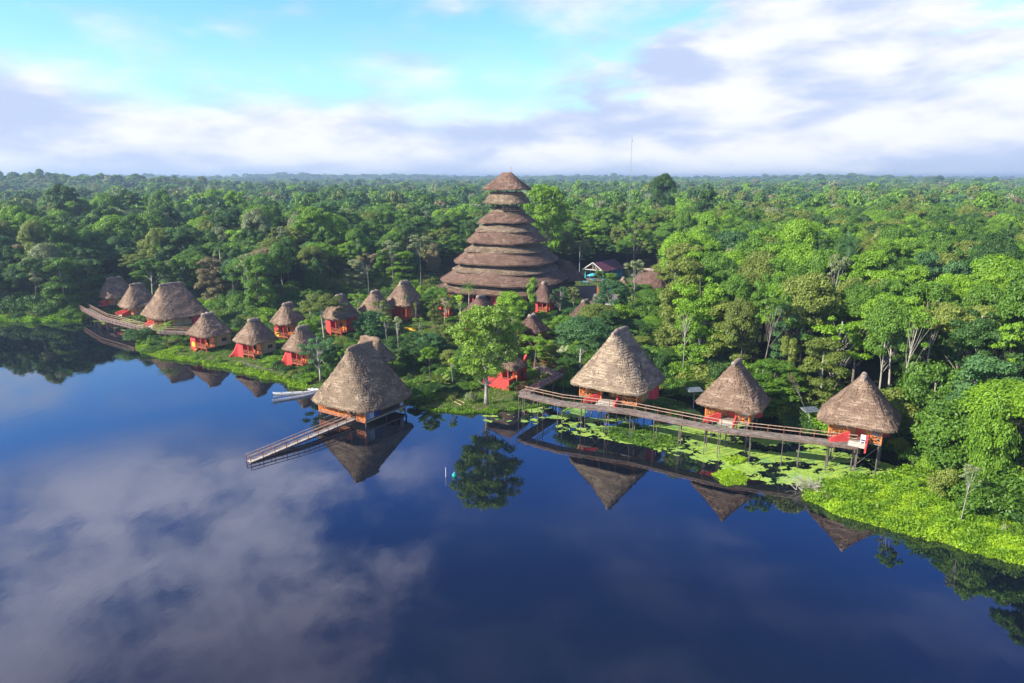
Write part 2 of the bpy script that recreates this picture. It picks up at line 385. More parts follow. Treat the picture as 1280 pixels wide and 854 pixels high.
na = noise(t, PO, 0.25, 5, 0.6); nb = noise(t, PO, 1.6, 4, 0.7)
grass = mixc(t, nb.ss(0.3, 0.7), (0.040, 0.085, 0.016), (0.105, 0.175, 0.035))
grass = mixc(t, na.ss(0.50, 0.66), grass, (0.17, 0.13, 0.075))
soil = mixc(t, nb, (0.018, 0.022, 0.010), (0.040, 0.050, 0.020))
t.links.new(mixc(t, X(t, ga.outputs['Fac']), soil, grass), p.inputs['Base Color']); p.inputs['Roughness'].default_value = 0.95
p.inputs['Specular IOR Level'].default_value = 0.1
gme = np_mesh('ground', V, Q, gm, smooth=True)
a = gme.attributes.new('grass', 'FLOAT', 'POINT'); a.data.foreach_set('value', (sstep(sdv, -4, 3) * sstep(GZ, 0.0, 0.3)).astype(np.float32))
go = bpy.data.objects.new('ground', gme); COL.objects.link(go); tag(go, kind='structure')

# ------------------------------------------------------------------ water
wm, t, p = mat('black_water')
p.inputs['Base Color'].default_value = (0.004, 0.007, 0.014, 1); p.inputs['Roughness'].default_value = 0.015
p.inputs['IOR'].default_value = 2.25
ge = t.nodes.new('ShaderNodeNewGeometry'); PO = ge.outputs['Position']
wv = noise(t, vmul(t, PO, (0.55, 0.25, 1)), 1.0, 3, 0.55); wv2 = noise(t, PO, 3.0, 2, 0.5); calm = noise(t, PO, 0.02, 3, 0.5)
bu = t.nodes.new('ShaderNodeBump'); bu.inputs['Strength'].default_value = 0.14; bu.inputs['Distance'].default_value = 0.05
t.links.new((wv + wv2 * 0.2 * calm.ss(0.4, 0.6)).v, bu.inputs['Height']); t.links.new(bu.outputs[0], p.inputs['Normal'])
wmb = MB().add([(-700, -500, 0), (700, -500, 0), (700, 330, 0), (-700, 330, 0)], [(0, 1, 2, 3)])
wo_ = wmb.build('water', wm); tag(wo_, kind='structure')

# ------------------------------------------------------------------ haze
hm = bpy.data.materials.new('haze_air'); hm.use_nodes = True; t = hm.node_tree; t.nodes.clear()
pv = t.nodes.new('ShaderNodeVolumePrincipled'); pv.inputs['Color'].default_value = (0.60, 0.80, 1.0, 1); pv.inputs['Density'].default_value = 0.00027
pv.inputs['Anisotropy'].default_value = 0.3
mo = t.nodes.new('ShaderNodeOutputMaterial'); t.links.new(pv.outputs[0], mo.inputs['Volume'])
hz = MB().box((0, 2750, 28.5), (14000, 8300, 66)).build('haze', hm); tag(hz, kind='stuff')

# ------------------------------------------------------------------ tree prototypes (not linked; every tree in the scene is a copy)
def clump_points(centres, radii, per, rg, flat=0.7, up=0.35):
    P = []; N = []; C = []
    for (c, r) in zip(centres, radii):
        n = max(6, int(per * (r ** 1.6)))
        d = norm(rg.normal(size=(n, 3))); d[:, 2] = np.where(d[:, 2] < -0.25, -d[:, 2] * 0.9, d[:, 2])
        rad = r * (0.72 + 0.28 * rg.random(n) ** 0.5) * (1 + 0.18 * rg.normal(size=n))
        q = d * rad[:, None]; q[:, 2] *= flat
        P.append(np.array(c) + q)
        nn = d * 0.75 + np.array([0, 0, up]) + rg.normal(size=(n, 3)) * 0.42
        N.append(norm(nn)); C.append(np.clip(rg.random() * 0.4 + rg.random(n) * 0.6, 0, 1))
    return np.concatenate(P), np.concatenate(N), np.concatenate(C)
def trunk_mb(H, r0, targets, rg, lean=(0, 0), split=0.5, thin=0.35):
    mb = MB(); pts = []; rad = []
    top = H * 0.86
    for k in range(7):
        f = k / 6; pts.append((lean[0] * f ** 1.4 + 0.25 * math.sin(3 * f + r0 * 9) * f, lean[1] * f ** 1.4 + 0.25 * math.cos(4 * f + H) * f, top * f)); rad.append(r0 * (1.35 if k == 0 else 1) * (1 - 0.68 * f))
    mb.tube(pts, rad, 7)
    for c in targets:
        f = min(0.95, max(split, (c[2] / top) - 0.28 - 0.1 * rg.random())); i = f * 6; k = int(min(5, i)); q = i - k
        s = Vector(pts[k]).lerp(Vector(pts[k + 1]), q); e = Vector(c)
        m1 = s.lerp(e, 0.5) + Vector((rg.normal() * .25, rg.normal() * .25, -0.06 * (e - s).length))
        rr = r0 * thin; mb.tube([s, m1, e], [rr, rr * 0.6, rr * 0.25], 5, False)
    return mb
def make_proto(kind, seed, hi=True):
    rg = np.random.default_rng(seed); cs = []; rs = []
    dens = 1.0 if hi else 0.075; ls = 0.178 if hi else 0.58
    H = 16.0; Rr = 5.0; r0 = 0.30; lean = (rg.normal() * 0.5, rg.normal() * 0.5); split = 0.45; flat = 0.7; per = 335 * dens; ntgt = 11; thin = 0.24
    if kind == 'dome':
        for _ in range(46):
            a = rg.random() * 6.283; u = rg.random() ** 0.55; z = math.sqrt(max(0, 1 - (u * 0.98) ** 2))
            cs.append((u * Rr * 0.86 * math.cos(a), u * Rr * 0.86 * math.sin(a), H - 6.0 + 5.0 * z * (0.9 + 0.16 * rg.random()))); rs.append(0.9 + 0.75 * rg.random())
        for _ in range(14):
            a = rg.random() * 6.283; cs.append((Rr * 0.7 * math.cos(a), Rr * 0.7 * math.sin(a), H - 6.6 + rg.random() * 1.5)); rs.append(0.8 + 0.6 * rg.random())
    elif kind == 'umbrella':
        flat = 0.42; Rr = 6.2
        for _ in range(44):
            a = rg.random() * 6.283; u = rg.random() ** 0.6; lv = rg.integers(0, 3)
            cs.append((u * Rr * math.cos(a), u * Rr * math.sin(a), H - 0.6 - 2.0 * u * u - lv * 1.25)); rs.append(1.0 + 0.7 * rg.random())
    elif kind == 'tall':
        Rr = 4.0
        for _ in range(64):
            a = rg.random() * 6.283; f = rg.random(); u = 0.45 + 0.55 * rg.random(); wd = Rr * (0.55 + 0.45 * math.sin(math.pi * (0.15 + 0.75 * f)))
            cs.append((u * wd * math.cos(a), u * wd * math.sin(a), 2.5 + (H - 3.2) * f)); rs.append(0.75 + 0.75 * rg.random())
        for _ in range(8): cs.append((rg.normal() * 1.2, rg.normal() * 1.2, H - 1.0 + rg.normal() * 0.4)); rs.append(1.1)
        split = 0.2; ntgt = 14
    elif kind == 'open':
        for _ in range(34):
            a = rg.random() * 6.283; f = rg.random(); u = 0.35 + 0.65 * rg.random(); wd = Rr * (0.7 + 0.3 * math.sin(math.pi * f))
            cs.append((u * wd * math.cos(a), u * wd * math.sin(a), H * 0.42 + H * 0.54 * f * (1 - 0.12 * u))); rs.append(0.55 + 0.65 * rg.random())
        per *= 0.75; split = 0.3; ntgt = 22; thin = 0.26
    elif kind == 'sparse':
        flat = 0.5
        for _ in range(18):
            a = rg.random() * 6.283; u = 0.3 + 0.7 * rg.random()
            cs.append((u * 3.6 * math.cos(a), u * 3.6 * math.sin(a), H - 0.5 - rg.random() * 5.0 * u)); rs.append(0.5 + 0.5 * rg.random())
        per *= 0.5; ntgt = 10; split = 0.45; r0 = 0.18; thin = 0.32
    elif kind == 'vine':
        Rr = 2.4
        for _ in range(60):
            a = rg.random() * 6.283; f = rg.random(); wd = Rr * (0.35 + 0.75 * f)
            cs.append((wd * rg.random() ** 0.4 * math.cos(a), wd * rg.random() ** 0.4 * math.sin(a), 0.5 + (H - 1.4) * f)); rs.append(0.55 + 0.5 * rg.random())
        flat = 1.25; split = 0.2; ntgt = 6
    elif kind == 'round':
        H = 8.0; Rr = 4.0; r0 = 0.16; split = 0.15; ntgt = 14; per = 280 * dens; ls *= 0.85
        for _ in range(62):
            d = norm(rg.normal(size=(1, 3)))[0]; q = 0.55 + 0.4 * rg.random(); cs.append((d[0] * 3.3 * q, d[1] * 3.3 * q, 4.3 + d[2] * (3.0 if d[2] > 0 else 2.9) * q)); rs.append(0.65 + 0.75 * rg.random())
    elif kind == 'lush':
        H = 16.0; Rr = 5.6; r0 = 0.3; split = 0.22; ntgt = 40; thin = 0.28; per = 215
        for _ in range(110):
            f = rg.random() ** 0.8; a = rg.random() * 6.283; u = rg.random() ** 0.45; wd = 5.2 * (0.30 + 0.70 * math.sin(math.pi * min(1, 0.06 + 0.76 * f)))
            cs.append((u * wd * math.cos(a), u * wd * math.sin(a), 4.6 + 10.4 * f)); rs.append(0.6 + 0.75 * rg.random())
    elif kind == 'bush':
        H = 3.0; r0 = 0.09
        for _ in range(26):
            a = rg.random() * 6.283; u = rg.random() ** 0.6; cs.append((u * 2.0 * math.cos(a), u * 2.0 * math.sin(a), 0.4 + 1.9 * math.sqrt(1 - 0.9 * u * u) * (0.55 + 0.45 * rg.random()))); rs.append(0.45 + 0.45 * rg.random())
        per = 300 * dens; ls *= 0.62; split = 0.1; ntgt = 8
    P, N, C = clump_points(cs, rs, per, rg, flat)
    S = ls * (0.6 + 0.8 * rg.random(len(P)))
    P = P + np.array([lean[0] * 0.8, lean[1] * 0.8, 0]) if kind != 'bush' else P
    crown = leaves(kind + '_crown', P, N, S, LEAF['mid'], C, rg)
    tg = [np.array(cs[i]) + np.array([lean[0] * .8, lean[1] * .8, 0]) * (kind != 'bush') for i in rg.permutation(len(cs))[:ntgt]]
    tr = trunk_mb(H, r0, tg, rg, lean, split, thin) if hi else None
    return crown, tr, H, Rr
def palm_meshes(seed, H=9.0, nfr=15, L=3.0):
    rg = np.random.default_rng(seed); V = []; Fs = []; k = 0; cv = []
    for i in range(nfr):
        a = i * 2.4 + rg.normal() * 0.15; el_ = R(65) - i / nfr * R(80); seg = 12; pts = []
        p_ = np.array([0, 0, H]); d = np.array([math.cos(a) * math.cos(el_), math.sin(a) * math.cos(el_), math.sin(el_)])
        for s_ in range(seg + 1):
            pts.append(p_.copy()); p_ = p_ + d * L / seg; d = d + np.array([0, 0, -0.13]); d /= np.linalg.norm(d)
        side = np.array([-math.sin(a), math.cos(a), 0])
        for s_ in range(1, seg + 1):
            wd = 0.75 * math.sin(math.pi * (0.12 + 0.86 * s_ / (seg + 1)))
            for sg in (-1, 1):
                for j in (0, 0.5):
                    b0 = pts[s_ - 1] + (pts[s_] - pts[s_ - 1]) * j; ax = (pts[s_] - pts[s_ - 1])
                    tip = b0 + side * sg * wd + ax * 0.9 + np.array([0, 0, -0.28 * wd])
                    V += [b0, b0 + ax * 0.32, tip]; Fs.append((k, k + 1, k + 2)); k += 3; cv.append(rg.random())
    crown = np_mesh('palm_crown', np.array(V), np.array(Fs), LEAF['mid'], np.array(cv))
    mb = MB(); mb.tube([(0, 0, 0), (0.15, 0.05, H * 0.5), (0, 0, H)], [0.16, 0.11, 0.09], 7)
    for i in range(6):
        a = i * 1.05; mb.tube([(0, 0, H), (0.5 * math.cos(a), 0.5 * math.sin(a), H + 0.35)], [0.05, 0.03], 4)
    return crown, mb
def banana_meshes(seed):
    rg = np.random.default_rng(seed); V = []; Fs = []; cv = []; k = 0; mb = MB()
    for st in range(4):
        bx, by = rg.normal() * 0.7, rg.normal() * 0.7; hh = 1.0 + rg.random() * 1.0
        mb.tube([(bx, by, 0), (bx, by, hh)], [0.11, 0.06], 6)
        for i in range(7):
            a = i * 2.4 + rg.random(); el_ = R(70) - i * R(9); p_ = np.array([bx, by, hh]); d = np.array([math.cos(a) * math.cos(el_), math.sin(a) * math.cos(el_), math.sin(el_)])
            side = np.array([-math.sin(a), math.cos(a), 0]); pr = None; c_ = rg.random()
            for s_ in range(7):
                wd = 0.30 * math.sin(math.pi * (0.08 + 0.84 * s_ / 6)); a0 = p_ + side * wd + np.array([0, 0, -0.1 * wd]); a1 = p_ - side * wd + np.array([0, 0, -0.1 * wd])
                V += [a0, a1]
                if s_: Fs.append((k - 2, k - 1, k + 1, k)); cv.append(c_)
                k += 2; p_ = p_ + d * 0.30; d = d + np.array([0, 0, -0.14]); d /= np.linalg.norm(d)
    return np_mesh('banana_crown', np.array(V), np.array(Fs), LEAF['mid'], np.array(cv)), mb
PROTO = {}
def proto(kind, var):
    key = (kind, var)
    if key not in PROTO:
        if kind == 'palm': c, mb = palm_meshes(50 + var); H = 9.6; Rr = 2.8
        elif kind == 'banana': c, mb = banana_meshes(60 + var); H = 3.2; Rr = 2.0
        else: c, mb, H, Rr = make_proto(kind, hash_seed(kind) + var * 17)
        tm = bpy.data.meshes.new(kind + '_trunk'); tm.from_pydata(mb.v, [], mb.f); tm.update(); tm.shade_smooth(); tm.materials.append(M['trunk_grey'])
        PROTO[key] = (c, tm, H, Rr)
    return PROTO[key]
def hash_seed(s): return sum(ord(ch) * (i + 3) for i, ch in enumerate(s))
def plant(kind, var, loc, h, r, leaf='mid', bark='trunk_grey', name=None, label=None, cat='tree', group=None, tilt=(0, 0)):
    c, tm, H, Rr = proto(kind, var)
    nm = name or {'palm': 'palm_tree', 'banana': 'banana_plant', 'bush': 'shrub'}.get(kind, 'rainforest_tree')
    o = thing(nm, loc, random.random() * 6.28, label, cat, group)
    o.scale = (r / Rr, r / Rr, h / H); o.rotation_euler[0] = tilt[0]; o.rotation_euler[1] = tilt[1]
    for pn, me, mt in (('crown' if kind != 'bush' else 'foliage', c, LEAF[leaf]), ('trunk' if kind != 'bush' else 'stem', tm, M[bark])):
        q = bpy.data.objects.new(pn, me); COL.objects.link(q); q.parent = o
        q.material_slots[0].link = 'OBJECT'; q.material_slots[0].material = mt
    return o
# ------------------------------------------------------------------ thatched roofs
def ring(ax, ay, n_exp, z, N, jit=0.0, rg=None, zj=0.0):
    out = []
    for k in range(N):
        th = 2 * math.pi * k / N; c, s = math.cos(th), math.sin(th)
        x = ax * math.copysign(abs(c) ** (2 / n_exp), c); y = ay * math.copysign(abs(s) ** (2 / n_exp), s)
        if rg is not None:
            q = 1 + jit * rg.normal() / max(ax, ay); x *= q; y *= q
        out.append((x, y, z + (zj * rg.normal() if rg is not None else 0)))
    return out
def thatch_roof(W_, D_, h, ridge, rg, top_w=0.35, n0=5.0, curve=1.04, thick=0.28, N=112, topx=None):
    """hipped thatch with a short ridge along y; eave at z=0; overlapping courses"""
    mb = MB(); slope = math.hypot(h, max(W_, D_) / 2); nc = max(5, int(slope / 0.42)); rings = []
    tx = topx if topx is not None else top_w; ty = ridge / 2 + 0.1
    def ext(s):   # s: 1 at the eave, 0 at the ridge
        q = s ** curve
        return tx + (W_ / 2 - tx) * q, ty + (D_ / 2 - ty) * q
    ph = [rg.random() * 6.28 for _ in range(4)]
    for i in range(nc):
        for e in (0, 1):
            s = 1 - (i + e) / nc; s = max(0, s)
            ax, ay = ext(s); fl = 0.10 if e == 0 else -0.02
            n_exp = n0 * s + n0 * 0.62 * (1 - s)
            z = h * (i + e) / nc - (0.05 if e == 0 else 0)
            r_ = ring(ax + fl, ay + fl, n_exp, z, N, 0.018, rg, 0.012)
            rr = []
            for k, (x, y, zz) in enumerate(r_):
                th = 2 * math.pi * k / N
                sag = 0.10 * math.sin(3 * th + ph[0]) + 0.07 * math.sin(7 * th + ph[1] + i * 0.4) + 0.04 * math.sin(13 * th + ph[2] - i)
                rr.append((x, y, zz + sag * (s ** 0.5) * (1 if i else 1.0)))
            rings.append(rr)
    vs = [v for r_ in rings for v in r_]; fs = []
    for i in range(len(rings) - 1):
        for k in range(N):
            a = i * N + k; b_ = i * N + (k + 1) % N; fs.append((a, b_, b_ + N, a + N))
    fs.append(tuple(range((len(rings) - 1) * N, len(rings) * N)))
    # thick eave edge and the underside
    base = len(vs)
    e1 = [(x * 0.985, y * 0.985, z - thick + 0.05 * rg.normal()) for x, y, z in rings[0]]
    e2 = [(x * 0.93, y * 0.93, z - thick * 0.5) for x, y, z in rings[0]]
    e3 = [(x, y, h - 0.5) for x, y, z in ring(tx * 0.6, max(0.1, ty - 0.5), 2.5, 0, N)]
    vs += e1 + e2 + e3
    for k in range(N):
        k2 = (k + 1) % N
        fs.append((k, k2, base + k2, base + k)); fs.append((base + k, base + k2, base + N + k2, base + N + k)); fs.append((base + N + k, base + N + k2, base + 2 * N + k2, base + 2 * N + k))
    fs.append(tuple(base + 2 * N + k for k in range(N)))
    mb.add(vs, fs)
    # loose straw along the eave and on the courses
    for _ in range(int(N * 3)):
        th = rg.random() * 6.283; c, s_ = math.cos(th), math.sin(th)
        x = (W_ / 2 + 0.05) * math.copysign(abs(c) ** (2 / n0), c); y = (D_ / 2 + 0.05) * math.copysign(abs(s_) ** (2 / n0), s_)
        z = -0.05; L = 0.18 + 0.28 * rg.random(); o = Vector((x, y, 0)).normalized(); tt = Vector((-o.y, o.x, 0)) * (0.05 + 0.05 * rg.random())
        p0 = Vector((x, y, z)) + o * 0.02; p1 = p0 + o * 0.04 + Vector((0, 0, -L)) + tt * rg.normal() * 0.8
        mb.add([p0 - tt, p0 + tt, p1], [(0, 1, 2)])
    for _ in range(int(60 * slope)):
        s = rg.random() ** 0.6; ax, ay = ext(s); n_exp = n0 * s + n0 * 0.62 * (1 - s); th = rg.random() * 6.283; c, s_ = math.cos(th), math.sin(th)
        x = ax * math.copysign(abs(c) ** (2 / n_exp), c); y = ay * math.copysign(abs(s_) ** (2 / n_exp), s_); z = h * (1 - s)
        o = Vector((x, y, 0)).normalized(); dn = (o * (W_ / 2) + Vector((0, 0, -h))).normalized(); nn = (o * h + Vector((0, 0, W_ / 2))).normalized()
        tt = dn.cross(nn) * (0.04 + 0.05 * rg.random()); p0 = Vector((x, y, z)) + nn * 0.05; p1 = p0 + dn * (0.25 + 0.35 * rg.random()) + nn * (0.02 + 0.07 * rg.random()) + tt * rg.normal()
        mb.add([p0 - tt, p0 + tt, p1 + tt * 0.5, p1 - tt * 0.5], [(0, 1, 2, 3)])
    return mb
def ridge_cap(h, ridge, tx, rg):
    mb = MB(); n = 9; pts = [(0.06 * rg.normal(), -ridge / 2 - 0.35 + (ridge + 0.7) * k / (n - 1), h + 0.02 + 0.05 * rg.normal() - 0.12 * (abs(k - 4) / 4) ** 3) for k in range(n)]
    mb.tube(pts, [tx * (0.75 if k in (0, n - 1) else 1.08 + 0.06 * rg.normal()) for k in range(n)], 10)
    return mb
def add_roof(root, W_, D_, h, ridge, z, m, seed, cap=True, top_w=0.32, curve=1.04, n0=5.0, name='roof', capm=None, N=112):
    rg = np.random.default_rng(seed); h -= 0.42 if cap else 0
    ro = thatch_roof(W_, D_, h, ridge, rg, top_w=top_w, curve=curve, n0=n0, N=N).build(name, m, root); ro.location.z = z
    if cap: ridge_cap(h, ridge, top_w, rg).build('ridge_cap', capm or M['cap'], ro)
    return ro
def railing(mb, a, b, h=1.0, cross=True, n=None, rails=(1.0, 0.15)):
    a = Vector(a); b = Vector(b); L = (b - a).length; n = n or max(1, round(L / 1.3))
    for q in rails: mb.bar(a + Vector((0, 0, h * q)), b + Vector((0, 0, h * q)), 0.09, 0.09)
    for i in range(n + 1):
        p_ = a.lerp(b, i / n); mb.bar(p_, p_ + Vector((0, 0, h)), 0.09)
        if cross and i < n:
            q_ = a.lerp(b, (i + 1) / n)
            mb.bar(p_ + Vector((0, 0, h * .15)), q_ + Vector((0, 0, h)), 0.055, 0.055); mb.bar(p_ + Vector((0, 0, h)), q_ + Vector((0, 0, h * .15)), 0.055, 0.055)
            if n < 12: mb.bar(p_.lerp(q_, .5) + Vector((0, 0, h * .15)), p_.lerp(q_, .5) + Vector((0, 0, h)), 0.05, 0.05)
ROT = R(-33)
def stilts(root, xs, ys, z0, z1, r=0.10, m='stilt'):
    for x in xs:
        for y in ys: MB().tube([(x, y, z0), (x + 0.03, y, z1)], r, 7).build('stilt', M[m], root)
def window(root, c, wd, ht, face, m='net', frame='rail'):
    """face: 'x' or 'y' = axis the window faces along"""
    x, y, z = c; mb = MB(); t_ = 0.09
    for dz_ in (-ht / 2, ht / 2): mb.box((x, y, z + dz_), (wd + t_, 0.1, t_) if face == 'y' else (0.1, wd + t_, t_))
    for q in (-0.5, 0, 0.5): mb.box((x + q * wd, y, z) if face == 'y' else (x, y + q * wd, z), (t_ * 0.9, 0.095, ht) if face == 'y' else (0.095, t_ * 0.9, ht))
    f = mb.build('window', M[frame], root)
    MB().box((x, y, z), (wd, 0.05, ht) if face == 'y' else (0.05, wd, ht)).build('pane', M[m], f)
def water_bungalow(label, c, deck, eave, apex, We, ridge, W_, D_, seed, m, big=False, group='thatched bungalows on stilts along the boardwalk', stair=True, rot=ROT, stair_x=None, curved=True, steplen=2.2, wing=1.9, wing_r=0.0):
    r = thing('stilt_bungalow', (c[0], c[1], 0), rot, label, 'bungalow', group)
    add_roof(r, We, We * 0.97, apex - eave, ridge, eave, m, seed)
    x0, x1, y0, y1 = -W_ / 2, W_ / 2, -D_ / 2, D_ / 2; yp = y0 + (2.2 if big else 1.5); hz_ = eave + 0.5 - deck
    MB().box((0, 0, deck - 0.09), (W_, D_, 0.18)).build('deck', M['deck'], r)
    j = MB()
    for k in range(9): j.box((x0 + 0.2 + (W_ - 0.4) * k / 8, 0, deck - 0.28), (0.12, D_ + 0.15, 0.2))
    j.build('joists', M['wooddark'], r)
    nx_ = 4 if big else 3
    stilts(r, [x0 + 0.3 + (W_ - 0.6) * k / (nx_ - 1) for k in range(nx_)], [y0 + 0.3, 0, y1 - 0.3], -1.6, deck - 0.38)
    br = MB()
    for k in range(nx_ - 1):
        xa = x0 + 0.3 + (W_ - 0.6) * k / (nx_ - 1); xb = x0 + 0.3 + (W_ - 0.6) * (k + 1) / (nx_ - 1)
        br.bar((xa, y0 + .3, 0.4), (xb, y0 + .3, deck - 0.5), 0.08); br.bar((x1 - .3, y0 + .3, 0.4), (x1 - .3, 0, deck - 0.5), 0.08)
    br.build('brace', M['stilt'], r)
    # rooms behind the porch
    MB().box(((x0 + x1) / 2, yp, deck + hz_ / 2), (W_ - 0.3, 0.12, hz_)).build('front_wall', M['woodorange'], r)
    for q in (x0 + 0.12, x1 - 0.12): MB().box((q, (yp + y1) / 2, deck + hz_ / 2), (0.12, y1 - yp - 0.14, hz_)).build('side_wall', M['woody'], r)
    MB().box((0, y1 - 0.06, deck + hz_ / 2), (W_ - 0.55, 0.12, hz_)).build('rear_wall', M['wood'], r)
    sx = stair_x if stair_x is not None else 0.0
    if not big:
        d = MB().box((sx, yp - 0.09, deck + 1.02), (1.1, 0.08, 2.04)).build('door', M['door'], r); MB().box((sx + 0.4, yp - 0.16, deck + 1), (0.06, 0.06, 0.12)).build('handle', M['metal'], d)
        for q in (-1, 1): window(r, (sx + q * (W_ * 0.29), yp - 0.075, deck + 1.45), W_ * 0.27, 0.8, 'y')
        window(r, (x1 - 0.04, yp + (y1 - yp) * 0.3, deck + 1.5), 0.9, 0.7, 'x', 'glass')
        b_ = MB().box((sx + W_ * .3, yp - 0.55, deck + 0.42), (1.3, 0.5, 0.08)).box((sx + W_ * .3, yp - 0.3, deck + 0.7), (1.3, 0.07, 0.5)).box((sx + W_ * .3 - .55, yp - .5, deck + .2), (.08, .45, .4)).box((sx + W_ * .3 + .55, yp - .5, deck + .2), (.08, .45, .4))
        b_.build('bench', M['cream'], r)
    else:
        for q in (-0.36, -0.12, 0.12, 0.36):
            MB().box((q * W_, yp - 0.12, deck + 1.0), (0.9, 0.1, 2.0)).build('doorway', M['dark'], r)
        for q in (-0.24, 0.0, 0.24): MB().box((q * W_, yp - 0.13, deck + 1.1), (0.35, 0.12, 2.2)).build('panel', M['yellow'], r)
        for q in (-0.33, 0.33): 
            MB().box((q * W_, y0 + 1.1, deck + 0.75), (1.3, 0.8, 0.06)).box((q * W_, y0 + 1.1, deck + 0.37), (0.1, 0.1, 0.72)).build('table', M['yellow'], r)
        window(r, (x1 - 0.03, yp + (y1 - yp) * 0.62, deck + 1.6), 1.6, 0.8, 'x', 'glass', 'wooddark')
    # porch posts and railings
    for x in ([x0 + .08, x1 - .08] + ([sx - 1.4, sx + 1.4])): MB().bar((x, y0 + 0.08, deck), (x, y0 + 0.08, eave + 0.75), 0.15).build('porch_post', M['orange'], r)
    g = 1.1 if not big else 1.6
    for A_, B_, n__ in (((x0 + .1, y0 + .06, deck), (sx - g, y0 + .06, deck), None), ((sx + g, y0 + .06, deck), (x1 - .1, y0 + .06, deck), None), ((x0 + .06, y0 + .2, deck), (x0 + .06, yp, deck), 1), ((x1 - .06, y0 + .2, deck), (x1 - .06, yp, deck), 1)):
        rl = MB(); railing(rl, A_, B_, n=n__); rl.build('porch_railing', M['orange'], r)
    if stair:
        zl = deck - 0.35; g2 = g - 0.1
        for q in (-1, 1):
            xa = sx + q * (g2 + 0.1); xb = xa - (wing if q < 0 else -0.05); mb = MB(); yb = y0 - steplen - (0 if q < 0 else wing_r)
            A = [Vector((xa, y0 + 0.05, 0)), Vector((xb, yb, 0))]; n_ = Vector((0.11, 0, 0))
            vs = []
            for k in range(6):
                f = k / 5; p_ = A[0].lerp(A[1], f); p_.y = A[0].y + (A[1].y - A[0].y) * f; p_.x = xa + (xb - xa) * f
                zt = deck + 1.1 - 0.95 * f; zb = deck - 0.4 - 0.1 * f
                vs += [(p_.x - .1, p_.y, zb), (p_.x + .1, p_.y, zb), (p_.x + .1, p_.y, zt), (p_.x - .1, p_.y, zt)]
            fs = [(0, 1, 2, 3), (20, 21, 22, 23)]
            for k in range(5):
                for e in range(4): fs.append((k * 4 + e, k * 4 + (e + 1) % 4, k * 4 + 4 + (e + 1) % 4, k * 4 + 4 + e))
            mb.add(vs, fs).build('stair_wall', M['red'], r)
        for k in range(3): MB().box((sx, y0 - 0.35 - k * steplen / 3, deck - 0.17 - 0.1 * k), (2 * g2 + 0.1, steplen / 3 - 0.03, 0.1)).build('step', M['cream'], r)
    if curved:   # red curved bathroom at the rear corner
        mb = MB(); rr = 1.1 if not big else 1.5; poly = []
        for k in range(13):
            a = -math.pi / 2 + math.pi * k / 12; poly.append((x1 - 0.2 + rr * 0.75 * math.cos(a), y1 - rr - 0.1 + rr * math.sin(a)))
        mb.prism(poly, deck - 0.3, eave + 0.35); o = mb.build('bathroom_wall', M['pinkred'], r)
    return r

# ---- the three bungalows on the right and the three at the far left
hutR = water_bungalow('largest straw-pale thatched building on the boardwalk, with yellow open porch and dark roof patch', (17.0, 104.6), 4.25, 6.7, 15.2, 12.7, 4.8, 9.8, 8.0, 11, M['thatch_pale'], big=True, stair_x=0.3, steplen=1.7)
rs_ = MB().tube([(0, 0, -.2), (0, 0, 0.16)], [0.40, 0.22], 9).build('roof_scar', M['wooddark'], hutR); rs_.location = (4.12, -1.4, 6.7 + 8.5 * 0.36); rs_.rotation_euler = (0, R(53), 0); rs_.scale = (1, 1.5, 1)
water_bungalow('middle brown thatched stilt bungalow of the right boardwalk, with red stair walls', (32.4, 95.0), 4.3, 6.5, 12.6, 9.2, 2.8, 6.3, 6.3, 12, M['thatch'], stair_x=0.2, steplen=1.5)
water_bungalow('thatched stilt bungalow at the very end of the boardwalk, nearest the right bank', (46.6, 86.8), 4.5, 6.95, 12.9, 9.5, 2.4, 6.4, 6.2, 13, M['thatch'], stair_x=0.5, steplen=1.4, wing=2.1, wing_r=1.5)
gl = 'thatched buildings over the far left cove'
hutC = water_bungalow('large thatched building over the left cove, third roof from the left edge', (-84.3, 167.6), 2.8, 5.2, 12.9, 13.4, 5.2, 10.2, 9.5, 14, M['thatch'], big=True, stair_x=0.0, group=gl, rot=R(-40), steplen=1.6)
pa = at(146, 368.5, 5.2); pb = at(173.5, 380, 5.0)
water_bungalow('farthest left thatched bungalow with flat-topped roof beside the cove forest', (pa.x, pa.y), 3.0, 5.2, zrow(345.5, pa.y), 9.0, 3.6, 6, 5.6, 15, M['thatch'], group=gl, rot=R(-40))
water_bungalow('second thatched bungalow from the left, beside the large cove building', (pb.x, pb.y), 2.9, 5.0, zrow(353.5, pb.y), 8.8, 2.8, 6, 5.6, 16, M['thatch'], group=gl, rot=R(-40))

